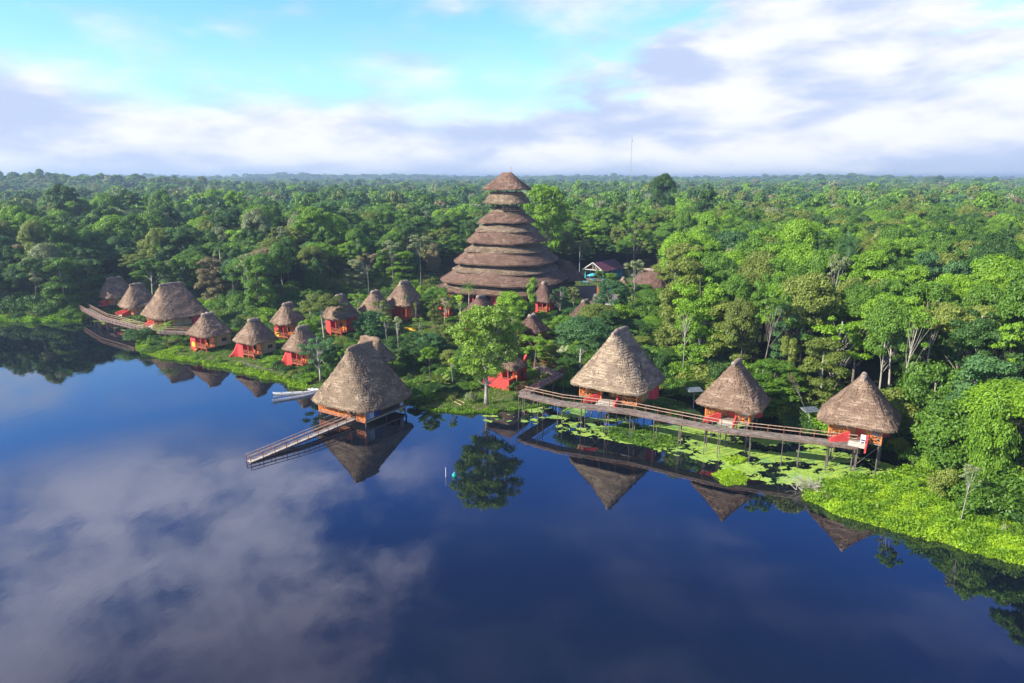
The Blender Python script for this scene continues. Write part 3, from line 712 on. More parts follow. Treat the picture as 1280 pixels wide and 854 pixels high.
# ---- the open pavilion on the water
def lake_pavilion():
    c = (-24.7, 107.6); deck = 1.0; eave = 3.0; r = thing('lake_pavilion', (c[0], c[1], 0), ROT, 'big open-sided thatched pavilion standing in the lake with a long gangway, orange lattice railing', 'pavilion')
    add_roof(r, 13.3, 12.8, 8.9, 4.9, eave, M['thatch_grey'], 21, capm=M['thatch_grey'])
    W_, D_ = 10.6, 9.6; x0, x1, y0, y1 = -W_ / 2, W_ / 2, -D_ / 2, D_ / 2
    MB().box((0, 0, deck - 0.08), (W_, D_, 0.16)).build('deck', M['deck'], r)
    j = MB()
    for k in range(26): j.box((0, y0 + 0.15 + (D_ - .3) * k / 25, deck - 0.24), (W_ + 0.16, 0.14, 0.14))
    j.build('joist_ends', M['cream'], r)
    MB().box((0, y0 - 0.04, deck - 0.2), (W_, 0.06, 0.26)).build('fascia', M['rail'], r)
    stilts(r, [x0 + .2, -1.7, 1.7, x1 - .2], [y0 + .25, 0, y1 - .25], -1.6, deck - 0.3, 0.1)
    for x, y in [(x0 + .1, y0 + .1), (-0.6, y0 + .1), (1.9, y0 + .1), (x1 - .1, y0 + .1), (x1 - .1, -1.2), (x1 - .1, 1.9), (x1 - .1, y1 - .1), (x0 + .1, 0), (x0 + .1, y1 - .1), (0, y1 - .1)]:
        MB().bar((x, y, deck), (x, y, eave + 0.8), 0.18).build('post', M['orange'] if y < y0 + 1 else M['wooddark'], r)
    rl = MB(); railing(rl, (x0 + .1, y0 + .05, deck), (1.9 - 0.0, y0 + .05, deck), n=8, h=0.95); railing(rl, (3.4, y0 + .05, deck), (x1 - .1, y0 + .05, deck), n=3, h=0.95)
    railing(rl, (x0 + .06, y0 + .1, deck), (x0 + .06, y1 - .1, deck), n=9, h=0.95)
    rl.build('lattice_railing', M['orange'], r)
    gr_ = MB()
    for x in (x0 + .15, x1 - .15, 1.9): gr_.bar((x, y0 + .1, eave - 0.9), (x + (1.3 if x < 0 else -1.2), y0 + .1, eave + 0.25), 0.1)
    gr_.build('knee_brace', M['orange'], r)
    for k, (y, l, m_) in enumerate(((y0 + .7, 0.9, 'clothblue'), (y0 + 1.6, 0.9, 'clothpale'), (y0 + 2.8, 1.5, 'navy'), (y1 - 1.1, 0.8, 'clothpale'))):
        MB().box((x1 - 0.16, y, deck + 0.85), (0.05, l, 1.7 - 0.1 * k)).build('hanging_cloth', M[m_], r)
    for x, y in ((-3, -1.5), (-0.5, 1), (2.2, -1.4)):
        MB().box((x, y, deck + .75), (1.6, .9, .06)).box((x, y, deck + .37), (.12, .6, .72)).build('table', M['wooddark'], r)
    MB().box((0, y1 - 0.5, deck + 1.0), (W_ - 1.0, 0.1, 2.0)).build('shade_backing', M['dark'], r)  # near-black sheet added to paint the shade inside the pavilion
    for x, y in ((-2.0, -1.4), (0.4, 0.6)): 
        MB().box((x, y, deck + .45), (.45, .45, .06)).box((x, y + .22, deck + .7), (.45, .05, .5)).box((x, y, deck + .2), (.35, .35, .42)).build('chair', M['white'], r)
lake_pavilion()
def strip(a, b, wd): 
    d = (b - a).normalized(); n = Vector((-d.y, d.x, 0)); return d, n
def gangway(name, pts, wd, label, cat, deck_m='deck_plain', far_side=1, near=False, rail_m='railpale', post_m='railred', stl=True, h=1.0, step=1.9):
    """pts: world points of the deck centre line (z = deck top). far_side: which side gets the rail"""
    base = Vector(pts[0]); r = thing(name, (base.x, base.y, 0), 0, label, cat)
    P = [Vector(p) - Vector((base.x, base.y, 0)) for p in pts]; dk = MB(); fa = MB(); rl = MB()
    offs = []
    for i, p_ in enumerate(P):
        d0 = (P[i] - P[i - 1]) if i else (P[1] - P[0]); d1 = (P[i + 1] - P[i]) if i < len(P) - 1 else d0
        d0 = Vector((d0.x, d0.y, 0)).normalized(); d1 = Vector((d1.x, d1.y, 0)).normalized(); n0_ = Vector((-d0.y, d0.x, 0)); n1_ = Vector((-d1.y, d1.x, 0))
        m_ = (n0_ + n1_).normalized(); offs.append(m_ * (wd / 2 / max(0.35, m_.dot(n0_))))
    for i in range(len(P) - 1):
        a, b = P[i], P[i + 1]; q = [a - offs[i], b - offs[i + 1], b + offs[i + 1], a + offs[i]]; L = (b - a).length; n = max(1, int(L / 0.24))
        for k in range(n):      # separate boards laid across
            f0 = k / n; f1 = (k + 0.93) / n; jz = random.random() * 0.015
            c4 = [q[0].lerp(q[1], f0), q[0].lerp(q[1], f1), q[3].lerp(q[2], f1), q[3].lerp(q[2], f0)]
            dk.add([v + Vector((0, 0, jz)) for v in c4] + [v + Vector((0, 0, -0.07)) for v in c4], [(0, 1, 2, 3), (7, 6, 5, 4), (0, 4, 5, 1), (1, 5, 6, 2), (2, 6, 7, 3), (3, 7, 4, 0)])
        for s_ in (-1, 1):
            A = a + offs[i] * s_ * 0.97 + Vector((0, 0, -0.22)); B = b + offs[i + 1] * s_ * 0.97 + Vector((0, 0, -0.22)); fa.bar(A, B, 0.08, 0.20)
        n = max(1, round(L / step))
        for k in range(n + (1 if i == len(P) - 2 else 0)):
            f = k / n
            for s_ in (-1, 1):
                if s_ != far_side and not near: continue
                v = a.lerp(b, f) + offs[i].lerp(offs[i + 1], f) * s_
                MB().bar(v + Vector((0, 0, -0.3)), v + Vector((0, 0, h)), 0.08).build('rail_post', M[post_m], r)
            if stl and k % 2 == 0:
                for s_ in (-0.85, 0.85):
                    v = a.lerp(b, f) + offs[i].lerp(offs[i + 1], f) * s_; g_ = min(-0.6, 0) if poly_sd(np.array([[v.x + base.x, v.y + base.y]]), lake)[0] > 0 else gz(v.x + base.x, v.y + base.y) - 0.3
                    MB().tube([(v.x, v.y, g_), (v.x, v.y, v.z - 0.1)], 0.058, 6).build('stilt', M['stilt'], r)
                if k % 4 == 0 and k:
                    v = a.lerp(b, f); fa.bar((v - offs[i] * .85).to_tuple()[:2] + (0.6,), (v + offs[i] * .85).to_tuple()[:2] + (v.z - .3,), 0.07)
        for s_ in (-1, 1):
            if s_ != far_side and not near: continue
            for hh in (1.0, 0.55):
                rl.bar(a + offs[i] * s_ + Vector((0, 0, h * hh)), b + offs[i + 1] * s_ + Vector((0, 0, h * hh)), 0.09, 0.07)
    dk.build('deck', M[deck_m], r); fa.build('beam', M['rail_dark'], r); rl.build('handrail', M[rail_m], r)
    return r
M['deck_light'] = simple('pale_boards', (0.44, 0.39, 0.33), 0.85, 0.25, 1.6)  # paler board colour, for the gangway deck
M['deck_plain'] = simple('weathered_boards', (0.22, 0.18, 0.15), 0.85, 0.45, 1.6)
M['rail_dark'] = simple('brown_beam', (0.17, 0.11, 0.085), 0.85, 0.3, 2)
# right boardwalk: ground landing, kink, then straight past the three bungalows
zz = 4.0
wr = [at(672, 458, 3.9), at(698, 468, 4.0), at(652, 492, zz), at(700, 503, zz), at(790, 514, zz + .02), at(900, 536, zz + 0.05), at(1000, 547.5, zz + .1), at(1072, 556.5, zz + .15)]
gangway('boardwalk', wr[2:], 1.85, 'long raised timber boardwalk on thin stilts passing the three thatched bungalows on the right', 'boardwalk', far_side=1)
gangway('boardwalk', wr[:3][::1], 1.9, 'short upper stretch of timber boardwalk climbing to the bank behind the red walled hut', 'boardwalk', far_side=1, near=True, rail_m='railred')
wl = [at(103, 384, 2.6), at(129, 398, 2.6), at(180, 411, 2.6), at(205, 415, 2.6), at(262, 416, 2.5)]
gangway('boardwalk', wl, 2.2, 'weathered boardwalk curving across the left cove in front of the stilt bungalows', 'boardwalk', far_side=1, near=True, rail_m='railpale')
k0 = Vector((-24.7, 107.6, 0)) + Matrix.Rotation(ROT, 3, 'Z') @ Vector((2.65, -4.85, 0.98))
gangway('gangway', [k0, at(383, 547, 0.75), at(311, 577, 0.12)], 1.1, 'narrow red-railed gangway sloping from the lake pavilion down to the water', 'gangway', far_side=-1, near=True, rail_m='railpale', h=0.9, stl=False, deck_m='deck_light')

# ---- village huts on land
def land_hut(label, c, ez, apex, We, seed, m, ridge=2.2, rot=ROT, sun_mark=False, sweep=True, red='left', group='thatched cabins on the village lawn', wall='wood', fl=0.9, cat='cabin'):
    g = gz(c[0], c[1]); r = thing('thatched_cabin', (c[0], c[1], g), rot, label, cat, group); e = ez - g
    add_roof(r, We, We * 0.97, apex - ez, ridge, e, m, seed, top_w=0.5, N=96, curve=1.0, capm=M['thatch'] if seed == 38 else None)
    W_ = We * 0.74; x0, x1, y0, y1 = -W_ / 2, W_ / 2, -W_ / 2, W_ / 2; h = e + 0.45; xr = x0 + W_ * 0.36; yp = y0 + W_ * 0.34
    poly = [(x0 + 0.5 * math.cos(a) + 0.5, y0 + 0.5 * math.sin(a) + 0.5) for a in [math.pi + math.pi / 2 * k / 5 for k in range(6)]] + [(xr, y0), (xr, yp + 0.4), (x0, yp + 0.4)]
    MB().prism(poly, -0.3, h - 0.1).build('red_wall', M['red'], r)
    if sweep:    # low curving skirt wall sweeping out beside the steps
        vs = []; n = 9
        for k in range(n):
            f = k / (n - 1); a = math.pi * 0.5 * f; px_ = x0 + 0.3 - 1.6 * math.sin(a) * 0.8; py_ = y0 - 1.5 * f * 0.9 + 0.15
            zt = 0.35 + (h * 0.75) * (1 - f) ** 2.2
            vs += [(px_ - .14, py_, -0.3), (px_ + .2, py_, -0.3), (px_ + .2, py_, zt), (px_ - .14, py_, zt)]
        fs = [(0, 1, 2, 3), tuple(range(4 * n - 4, 4 * n))]
        for k in range(n - 1):
            for q in range(4): fs.append((k * 4 + q, k * 4 + (q + 1) % 4, k * 4 + 4 + (q + 1) % 4, k * 4 + 4 + q))
        MB().add(vs, fs).build('skirt_wall', M['red'], r)
    MB().box(((xr + x1) / 2 + .02, (y0 + yp) / 2, fl - 0.08), (x1 - xr, yp - y0, 0.16)).build('porch_deck', M['rail'], r)
    wm_ = M['wood'] if wall == 'wood' else M['red']
    MB().box(((xr + x1) / 2, yp, (fl + h) / 2), (x1 - xr - 0.05, 0.12, h - fl)).build('front_wall', M['orange'], r)
    MB().box((0, (yp + y1) / 2 + .1, (fl + h) / 2 - 0.05), (W_, y1 - yp - .12, h - fl)).build('room_wall', M['woody'] if wall == 'wood' else M['red'], r)
    MB().box((xr + (x1 - xr) * 0.45, yp - 0.09, fl + 0.95), (0.95, 0.08, 1.9)).build('doorway', M['dark'], r)
    window(r, (x1 + 0.03, (yp + y1) / 2 + 0.4, fl + 1.25), 1.1, 0.7, 'x', 'glass', 'wooddark')
    for x, y in ((x1 - .08, y0 + .08), ((xr + x1) / 2, y0 + .08)): MB().bar((x, y, 0 - .3), (x, y, h + .2), 0.15).build('porch_post', M['red'], r)
    rl = MB(); railing(rl, (xr, y0 + .05, fl), (x1 - .08, y0 + .05, fl), n=3, h=.85, cross=False, rails=(1, .6, .2)); railing(rl, (x1 - .05, y0 + .08, fl), (x1 - .05, yp, fl), n=1, h=.85, cross=False, rails=(1, .6, .2)); rl.build('porch_railing', M['rail'], r)
    MB().box((xr + (x1 - xr) * 0.7, y0 + 0.7, fl + .4), (.7, .5, .1)).box((xr + (x1 - xr) * 0.7, y0 + 0.95, fl + .7), (.7, .08, .6)).build('porch_seat', M['orange'], r)
    stilts(r, [xr + .3, x1 - .2], [yp + .3, y1 - .2], -0.4, fl - .1, 0.11, 'wooddark')
    if sun_mark:
        MB().tube([((x0 + xr) / 2 + 0.3, y0 - 0.03, 1.25), ((x0 + xr) / 2 + 0.3, y0 + 0.02, 1.25)], 0.62, 16).build('yellow_disc', M['yellow'], r)
        MB().prism([(xr - .2, y0 - .05), (xr + .9, y0 - 1.2), (xr + 1.3, y0 - .9), (xr + .9, y0 - .05)], -.3, .45).build('step', M['orange'], r)
    return r
def hut_px(px, py, ez, apex_row, We, **k):
    c = at(px, py, ez); return dict(c=(c.x, c.y), ez=ez, apex=zrow(apex_row, c.y), We=We * 1.06)
H_ = land_hut
H_('thatched cabin with red wall and yellow sun disc, leftmost on the lawn by the water', seed=31, m=M['thatch'], sun_mark=True, sweep=False, **hut_px(261.5, 415, 4.2, 391, 7.8))
H_('thatched cabin with tall red sweeping wall, second from left on the shore lawn', seed=32, m=M['thatch'], **hut_px(319.5, 423.5, 4.2, 398, 7.2))
H_('thatched cabin set back against the forest behind the two shore cabins, orange porch', seed=33, m=M['thatch'], sweep=False, sun_mark=True, **hut_px(361, 400.5, 5.3, 378, 6.5))
H_('thatched cabin with red flared wall just above the white canoes, small tree over it', seed=34, m=M['thatch'], **hut_px(379, 434, 4.2, 407, 6.5))
H_('red-walled thatched cabin half hidden behind the round-crowned green tree', seed=35, m=M['thatch'], sweep=False, wall='red', **hut_px(426, 394, 6.0, 368, 6.9))
H_('small thatched cabin wedged behind the grey-green shrubs, left of the yellow-walled cabin', seed=36, m=M['thatch'], sweep=False, **hut_px(470, 386, 6.6, 363, 6.8))
H_('thatched cabin with pale cap, highest on the slope left of the tower', seed=37, m=M['thatch'], sweep=False, ridge=2.8, **hut_px(506, 377.5, 7.4, 351, 8.0))
H_('dark thatched house directly behind the lake pavilion, its slope running down to the right', seed=38, m=M['thatch'], sweep=False, ridge=4.2, rot=R(57), **hut_px(464, 448, 4.2, 421, 7.4))
H_('tiny thatched booth with red wall at the left foot of the tower', seed=39, m=M['thatch'], sweep=False, ridge=0.9, wall='red', **hut_px(557, 378, 7.4, 370, 3.6))
H_('dark steep-roofed thatched hall in front of the tower, partly behind the palm', seed=40, m=M['thatch_red'], sweep=False, ridge=2.2, wall='red', **hut_px(601, 393, 6.2, 369, 8.3))
H_('bell-shaped thatched cabin with red walls in front of the tower on its right side', seed=41, m=M['thatch_red'], sweep=False, ridge=1.0, wall='red', **hut_px(680, 374.5, 7.0, 352, 5.6))
H_('thatched cabin with mottled dark roof behind the bright green trees, above the red terrace', seed=42, m=M['thatch_red'], sweep=False, ridge=2.0, wall='red', **hut_px(665, 411, 5.6, 393, 5.8))
H_('brown hip-roofed thatched house behind the grey-green tree, right of the village', seed=43, m=M['thatch_red'], sweep=False, ridge=1.8, wall='red', **hut_px(731, 397, 5.6, 375, 6.6))
H_('wide reddish thatched roof half buried in trees beside the blue pavilion', seed=44, m=M['thatch_red'], sweep=False, ridge=5.5, wall='red', rot=R(60), **hut_px(812, 358, 8.0, 336, 10.5))
H_('tiny round thatched kiosk on turquoise posts at the end of the turquoise wall', seed=45, m=M['thatch'], sweep=False, ridge=0.6, wall='wood', **hut_px(778.5, 356, 6.8, 347, 3.2))
# hut with the long red terrace wall by the kink of the boardwalk
q = at(638, 456, 4.3); rt = land_hut('low thatched hut rising over a long red terrace wall beside the boardwalk corner', (q.x, q.y), 4.3, zrow(438, q.y), 5.2, 46, M['thatch'], ridge=1.8, sweep=False, wall='red')
MB().prism([(-3.9, -3.4), (1.9, -3.4), (1.9, -1.2), (1.5, -1.2), (1.5, -3.0), (-3.9, -3.0)], -0.6, 1.9).build('terrace_wall', M['red'], rt)
MB().prism([(-3.6, -2.95), (1.45, -2.95), (1.45, -2.0), (-3.6, -2.0)], 0.0, 1.6).build('planter_soil', M['soil'], rt)
MB().prism([(1.6, 1.2), (2.0, 1.2), (2.0, 2.6), (1.6, 2.6)], 0, [4.3, 4.3, 5.4, 5.4]).build('flame_fin', M['red'], rt)

# ------------------------------------------------------------------ the thatched tower
def tower():
    cx, cy = -1.4, 197.0; g = gz(cx, cy); r = thing('thatched_tower', (cx, cy, g), R(-20), 'tall stepped conical tower of seven thatched tiers rising above the forest', 'tower')
    k = cy / F * 1.03
    T = [  # eave row, top row, half width px, top half width px
        (236, 215.5, 25.5, 5.5), (253.5, 240.5, 25, 18), (277.5, 258.5, 32, 10), (303.5, 277, 44.5, 33), (330.5, 303, 59, 47), (356.5, 329.5, 74.5, 62), (368, 352, 79, 72)]
    prev = None
    for i, (re, rt_, hw, tw) in enumerate(T):
        We = hw * k; Wt = tw * k; ze = zrow(re, cy - We * 0.93) - g; zt = zrow(rt_, cy - (Wt * 0.93 if i else 0)) - g
        if i >= 3: Wt = prev[0] * 0.85; zt = prev[1] - 0.95
        rg = np.random.default_rng(70 + i); h = zt - ze
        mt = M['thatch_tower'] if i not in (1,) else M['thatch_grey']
        if i in (0, 1):
            o = thatch_roof(2 * We, 1.9 * We, h, 2 * Wt * (0.35 if i == 0 else 0.95), rg, n0=4.2, topx=Wt * (1.0 if i == 0 else 1.0), N=120, thick=0.3).build('thatch_tier', mt, r); o.location.z = ze
        else:
            # lower skirt of dark thatch and a paler upper band
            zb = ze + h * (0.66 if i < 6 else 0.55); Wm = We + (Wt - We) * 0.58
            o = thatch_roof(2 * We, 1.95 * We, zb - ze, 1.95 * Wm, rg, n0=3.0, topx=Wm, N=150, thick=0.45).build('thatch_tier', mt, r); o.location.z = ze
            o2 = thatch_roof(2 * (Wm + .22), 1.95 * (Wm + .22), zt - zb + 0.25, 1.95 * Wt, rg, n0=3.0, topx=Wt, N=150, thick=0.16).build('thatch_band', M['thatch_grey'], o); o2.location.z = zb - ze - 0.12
        if prev is not None and i > 1:      # dark drum between tiers
            wd = prev[0] * 0.80
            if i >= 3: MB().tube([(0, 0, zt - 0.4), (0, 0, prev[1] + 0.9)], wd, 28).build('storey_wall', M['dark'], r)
        prev = (We, ze)
        if i == 0: e0 = ze
        if i == 1: top1, e1 = zt, ze
        if i == 2: t2 = zt
    # posts and open lookout floors
    for a in range(8):
        an = a * math.pi / 4 + 0.3; MB().bar((4.0 * math.cos(an), 3.8 * math.sin(an), t2 - 1), (3.6 * math.cos(an), 3.4 * math.sin(an), e0 + 1.0), 0.2).build('post', M['wooddark'], r)
    MB().tube([(0, 0, top1 - 0.25), (0, 0, top1 - 0.05)], 4.3, 20).build('lookout_floor', M['wooddark'], r)
    MB().tube([(0, 0, t2 - 0.4), (0, 0, t2 - 0.2)], 3.9, 20).build('lookout_floor', M['wooddark'], r)
    MB().box((2.6, -2.4, t2 - 0.9), (5.8, 4.2, 0.22), rz=R(20)).build('balcony', M['wooddark'], r)
    rl = MB(); c_, s_ = math.cos(R(20)), math.sin(R(20))
    def L(x, y): return (2.6 + x * c_ - y * s_, -2.4 + x * s_ + y * c_, t2 - 0.8)
    railing(rl, L(-2.8, -2.0), L(2.8, -2.0), n=5, cross=False, rails=(1, .5)); railing(rl, L(2.8, -2.0), L(2.8, 2.0), n=3, cross=False, rails=(1, .5)); rl.build('balcony_railing', M['stilt'], r)
    for x, y in ((-2.7, -1.9), (0, -1.9), (2.7, -1.9), (2.7, 1.9)): v = L(x, y); MB().bar(v, (v[0], v[1], e1 + .6), .15).build('post', M['wooddark'], r)
    MB().tube([(1.2, 0, e0 + 4), (1.2, 0, e0 + 6.0)], 0.05, 6).build('finial', M['red'], r)
    MB().tube([(0, 0, -1.5), (0, 0, 4.6)], 15.6, 40).build('base_wall', M['pinkred'], r)
    for a in range(12):
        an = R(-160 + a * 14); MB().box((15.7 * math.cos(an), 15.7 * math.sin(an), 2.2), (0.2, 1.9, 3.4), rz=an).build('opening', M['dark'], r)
    for a in range(14):
        an = R(-165 + a * 12.5); MB().bar((17.0 * math.cos(an), 17.0 * math.sin(an), -1), (17.0 * math.cos(an), 17.0 * math.sin(an), 4.2), .3).build('column', M['red'], r)
    # gabled wing behind on the right
    wgz = zrow(325, cy + 4) - g; wg = thatch_roof(9, 19, wgz - 5.2, 12, np.random.default_rng(5), n0=6).build('wing_roof', M['thatch_red'], r)
    wg.location = Matrix.Rotation(R(20), 3, 'Z') @ Vector((15.2, 6, 5.2)); wg.rotation_euler.z = R(50)
tower()

# ------------------------------------------------------------------ blue pavilion, awning, shed, court, mast
def blue_pavilion():
    a = at(742.5, 349, 4.4); g = gz(a.x, a.y); r = thing('gabled_pavilion', (a.x, a.y, g), R(-38), 'blue open pavilion with maroon gabled roof at the edge of the court', 'pavilion')
    W_, L_, h, hg = 7.0, 13.0, 3.6, 2.4
    mb = MB()
    for s in (-1, 1):
        vs = [(s * (W_ / 2 + .7), -1, h - .35), (0, -1, h + hg), (0, L_ + .6, h + hg), (s * (W_ / 2 + .7), L_ + .6, h - .35)]
        mb.add(vs + [(x, y, z - .1) for x, y, z in vs], [(0, 1, 2, 3), (7, 6, 5, 4), (0, 4, 5, 1), (1, 5, 6, 2), (2, 6, 7, 3), (3, 7, 4, 0)])
    mb.build('roof', M['maroon'], r)
    tr = MB()
    for s in (-1, 1): tr.bar((s * (W_ / 2 + .7), -1.08, h - .3), (0, -1.08, h + hg + .05), .1, .3)
    tr.bar((-W_ / 2, -.9, h), (W_ / 2, -.9, h), .12, .25); tr.bar((0, -.9, h), (0, -.9, h + hg - .2), .12); tr.bar((1.6, -.9, h), (.8, -.9, h + hg * .55), .1); tr.build('gable_trim', M['cream'], r)
    MB().add([(-W_ / 2, 0, h), (W_ / 2, 0, h), (0, 0, h + hg - .2)], [(0, 1, 2)]).build('gable_board', M['wooddark'], r)
    for y in (0, 3.2, 6.4, 9.6, 12.8):
        for s in (-1, 1): MB().bar((s * W_ / 2, y, -.5), (s * W_ / 2, y, h + .1), .24).build('column', M['cyan'], r)
    MB().box((0, L_ / 2, 0.05), (W_, L_, .3)).build('floor', M['tin'], r)
    MB().box((W_ / 2 - .2, L_ / 2 + 1.0, .75), (.12, L_ - 2, 1.2)).build('low_wall', M['cyan'], r); MB().box((W_ / 2 - .25, L_ - 2.2, 1.8), (.14, 4.2, 3.2)).build('panel_wall', M['blue'], r)
    MB().box((0, L_ - .2, 1.7), (W_, .15, 3.3)).build('rear_wall', M['blue'], r)
blue_pavilion()
def turquoise_wall():
    a = on_ground(750, 359); b = on_ground(770, 366.5); m_ = (a + b) / 2; r = thing('bench_wall', (m_.x, m_.y, m_.z), math.atan2(b.y - a.y, b.x - a.x), 'sloping turquoise painted low wall edging the court lawn', 'low wall'); L = (b - a).length
    MB().box((0, 0, .45), (L, .5, 1.3)).build('wall', M['cyan'], r); MB().box((0, 0, 1.16), (L + .2, .8, .1)).build('coping', M['cyan'], r)
turquoise_wall()
def shed():
    a = at(765, 384, 4.0); g = gz(a.x, a.y); r = thing('flat_roofed_shed', (a.x, a.y, g), R(-12), 'cream shed with low rusty grey tin roof below the court', 'shed')
    MB().box((-1.5, 0, 1.1), (5.2, 4.2, 2.6)).build('wall', M['cream'], r); window(r, (-2.6, -2.13, 1.5), 1.6, .7, 'y', 'glass', 'wooddark')
    mb = MB(); vs = [(-5.2, -2.9, 2.35), (5.0, -2.9, 2.35), (5.0, 3.0, 3.1), (-5.2, 3.0, 3.1)]
    mb.add(vs + [(x, y, z + .1) for x, y, z in vs], [(3, 2, 1, 0), (4, 5, 6, 7), (0, 1, 5, 4), (1, 2, 6, 5), (2, 3, 7, 6), (3, 0, 4, 7)]); mb.build('roof', M['tin'], r)
    MB().box((3.0, 0.4, 2.9), (3.6, 5.0, .12), rx=R(7)).build('roof_sheet', M['thatch_red'], r)
    for x, y in ((4.6, -2.6), (4.6, 2.6)): MB().bar((x, y, -.5), (x, y, 2.4), .14).build('post', M['wooddark'], r)
shed()
# court: earth sheet a little above the ground
cp = [(722, 358), (748, 357), (772, 366), (782, 374), (770, 381), (722, 384), (714, 372)]
pts_ = [on_ground(x, y) for x, y in cp]
mbc = MB(); n_ = 10; cen = sum(pts_, Vector()) / len(pts_)
vs = [(cen.x, cen.y, gz(cen.x, cen.y) + .06)]; fs = []
for k in range(n_):
    f = (k + 1) / n_
    for p_ in pts_:
        for s_ in range(3):
            nx2 = pts_[(pts_.index(p_) + 1) % len(pts_)]; v = cen.lerp(p_.lerp(nx2, s_ / 3), f); vs.append((v.x, v.y, gz(v.x, v.y) + (.06 if f < .95 else -.02)))
m3 = len(pts_) * 3
for k in range(m3): fs.append((0, 1 + k, 1 + (k + 1) % m3))
for q in range(n_ - 1):
    for k in range(m3): fs.append((1 + q * m3 + k, 1 + q * m3 + (k + 1) % m3, 1 + (q + 1) * m3 + (k + 1) % m3, 1 + (q + 1) * m3 + k))
tag(mbc.add(vs, fs).build('court_pavement', simple('court_earth', (0.15, 0.12, 0.085), .95, .35, .6), smooth=True), kind='structure')
def parasol_pole():
    a = on_ground(747, 375); r = thing('wooden_post', a, 0, 'orange-brown double wooden post standing in front of the court', 'post')
    for dx_ in (-.15, .15): MB().tube([(dx_, 0, -.3), (dx_, 0, 4.3)], .1, 6).build('pole', M['orange'], r)
    MB().bar((-.3, 0, 4.1), (.3, 0, 4.1), .09).build('crossbar', M['orange'], r)
parasol_pole()
def mast():
    x, y = 45.2, 268.0; g = gz(x, y); H = zrow(172, y) - g; r = thing('radio_mast', (x, y, g), 0, 'very tall thin lattice radio mast rising from the trees above the blue pavilion', 'mast')
    L = [(0.17 * math.cos(a), .17 * math.sin(a)) for a in (R(90), R(210), R(330))]; lg = MB(); br = MB()
    for p_ in L: lg.tube([(*p_, 0), (*p_, H)], .022, 5)
    n = int(H / .9)
    for i in range(n):
        for k in range(3): br.bar((*L[k], i * H / n), (*L[(k + 1) % 3], (i + 1) * H / n), .016)
    lg.build('mast_leg', M['metal'], r); br.build('lattice', M['metal'], r); MB().tube([(0, 0, H), (0, 0, H + 1.5)], .03, 5).build('antenna', M['metal'], r)
    MB().box((.4, 0, H - 1.2), (.5, .1, .9)).build('panel_antenna', M['white'], r)
mast()
a = on_ground(724, 350); r = thing('flag_pole', a, 0, 'slim grey pole standing right of the tower base', 'pole'); MB().tube([(0, 0, -.3), (0, 0, zrow(306, a.y) - a.z)], [.13, .08], 7).build('pole', M['metal'], r); MB().box((0, 0, zrow(306, a.y) - a.z), (.3, .3, .2)).build('cap', M['metal'], r)

# tables by the court
for i, (px, py, lb) in enumerate(((730, 355, 'small turquoise table set at the left end of the court'), (743, 352, 'turquoise table nearer the blue pavilion steps'))):
    a = on_ground(px, py); r = thing('garden_table', a, .3 * i, lb, 'table', 'tables at the edge of the court')
    MB().box((0, 0, .8), (2.2, 1.2, .1)).build('tabletop', M['cyan'], r)
    for x in (-.9, .9):
        for y in (-.5, .5): MB().bar((x, y, -.1), (x, y, .75), .1).build('leg', M['cyan'], r)
a = on_ground(740.5, 353); r = thing('garden_canopy', a, .2, 'small turquoise cloth canopy in front of the blue pavilion gable', 'canopy')
MB().add([(-1.6, -1.3, 2.3), (1.6, -1.3, 2.3), (1.6, 1.3, 2.3), (-1.6, 1.3, 2.3), (0, 0, 3.1), (-1.6, -1.3, 2.2), (1.6, -1.3, 2.2), (1.6, 1.3, 2.2), (-1.6, 1.3, 2.2), (0, 0, 3.0)], [(0, 1, 4), (1, 2, 4), (2, 3, 4), (3, 0, 4), (6, 5, 9), (7, 6, 9), (8, 7, 9), (5, 8, 9), (0, 5, 6, 1), (1, 6, 7, 2), (2, 7, 8, 3), (3, 8, 5, 0)]).build('cloth', M['cyan'], r)
for x in (-1.5, 1.5):
    for y in (-1.2, 1.2): MB().bar((x, y, -.3), (x, y, 2.25), .08).build('leg', M['metal'], r)
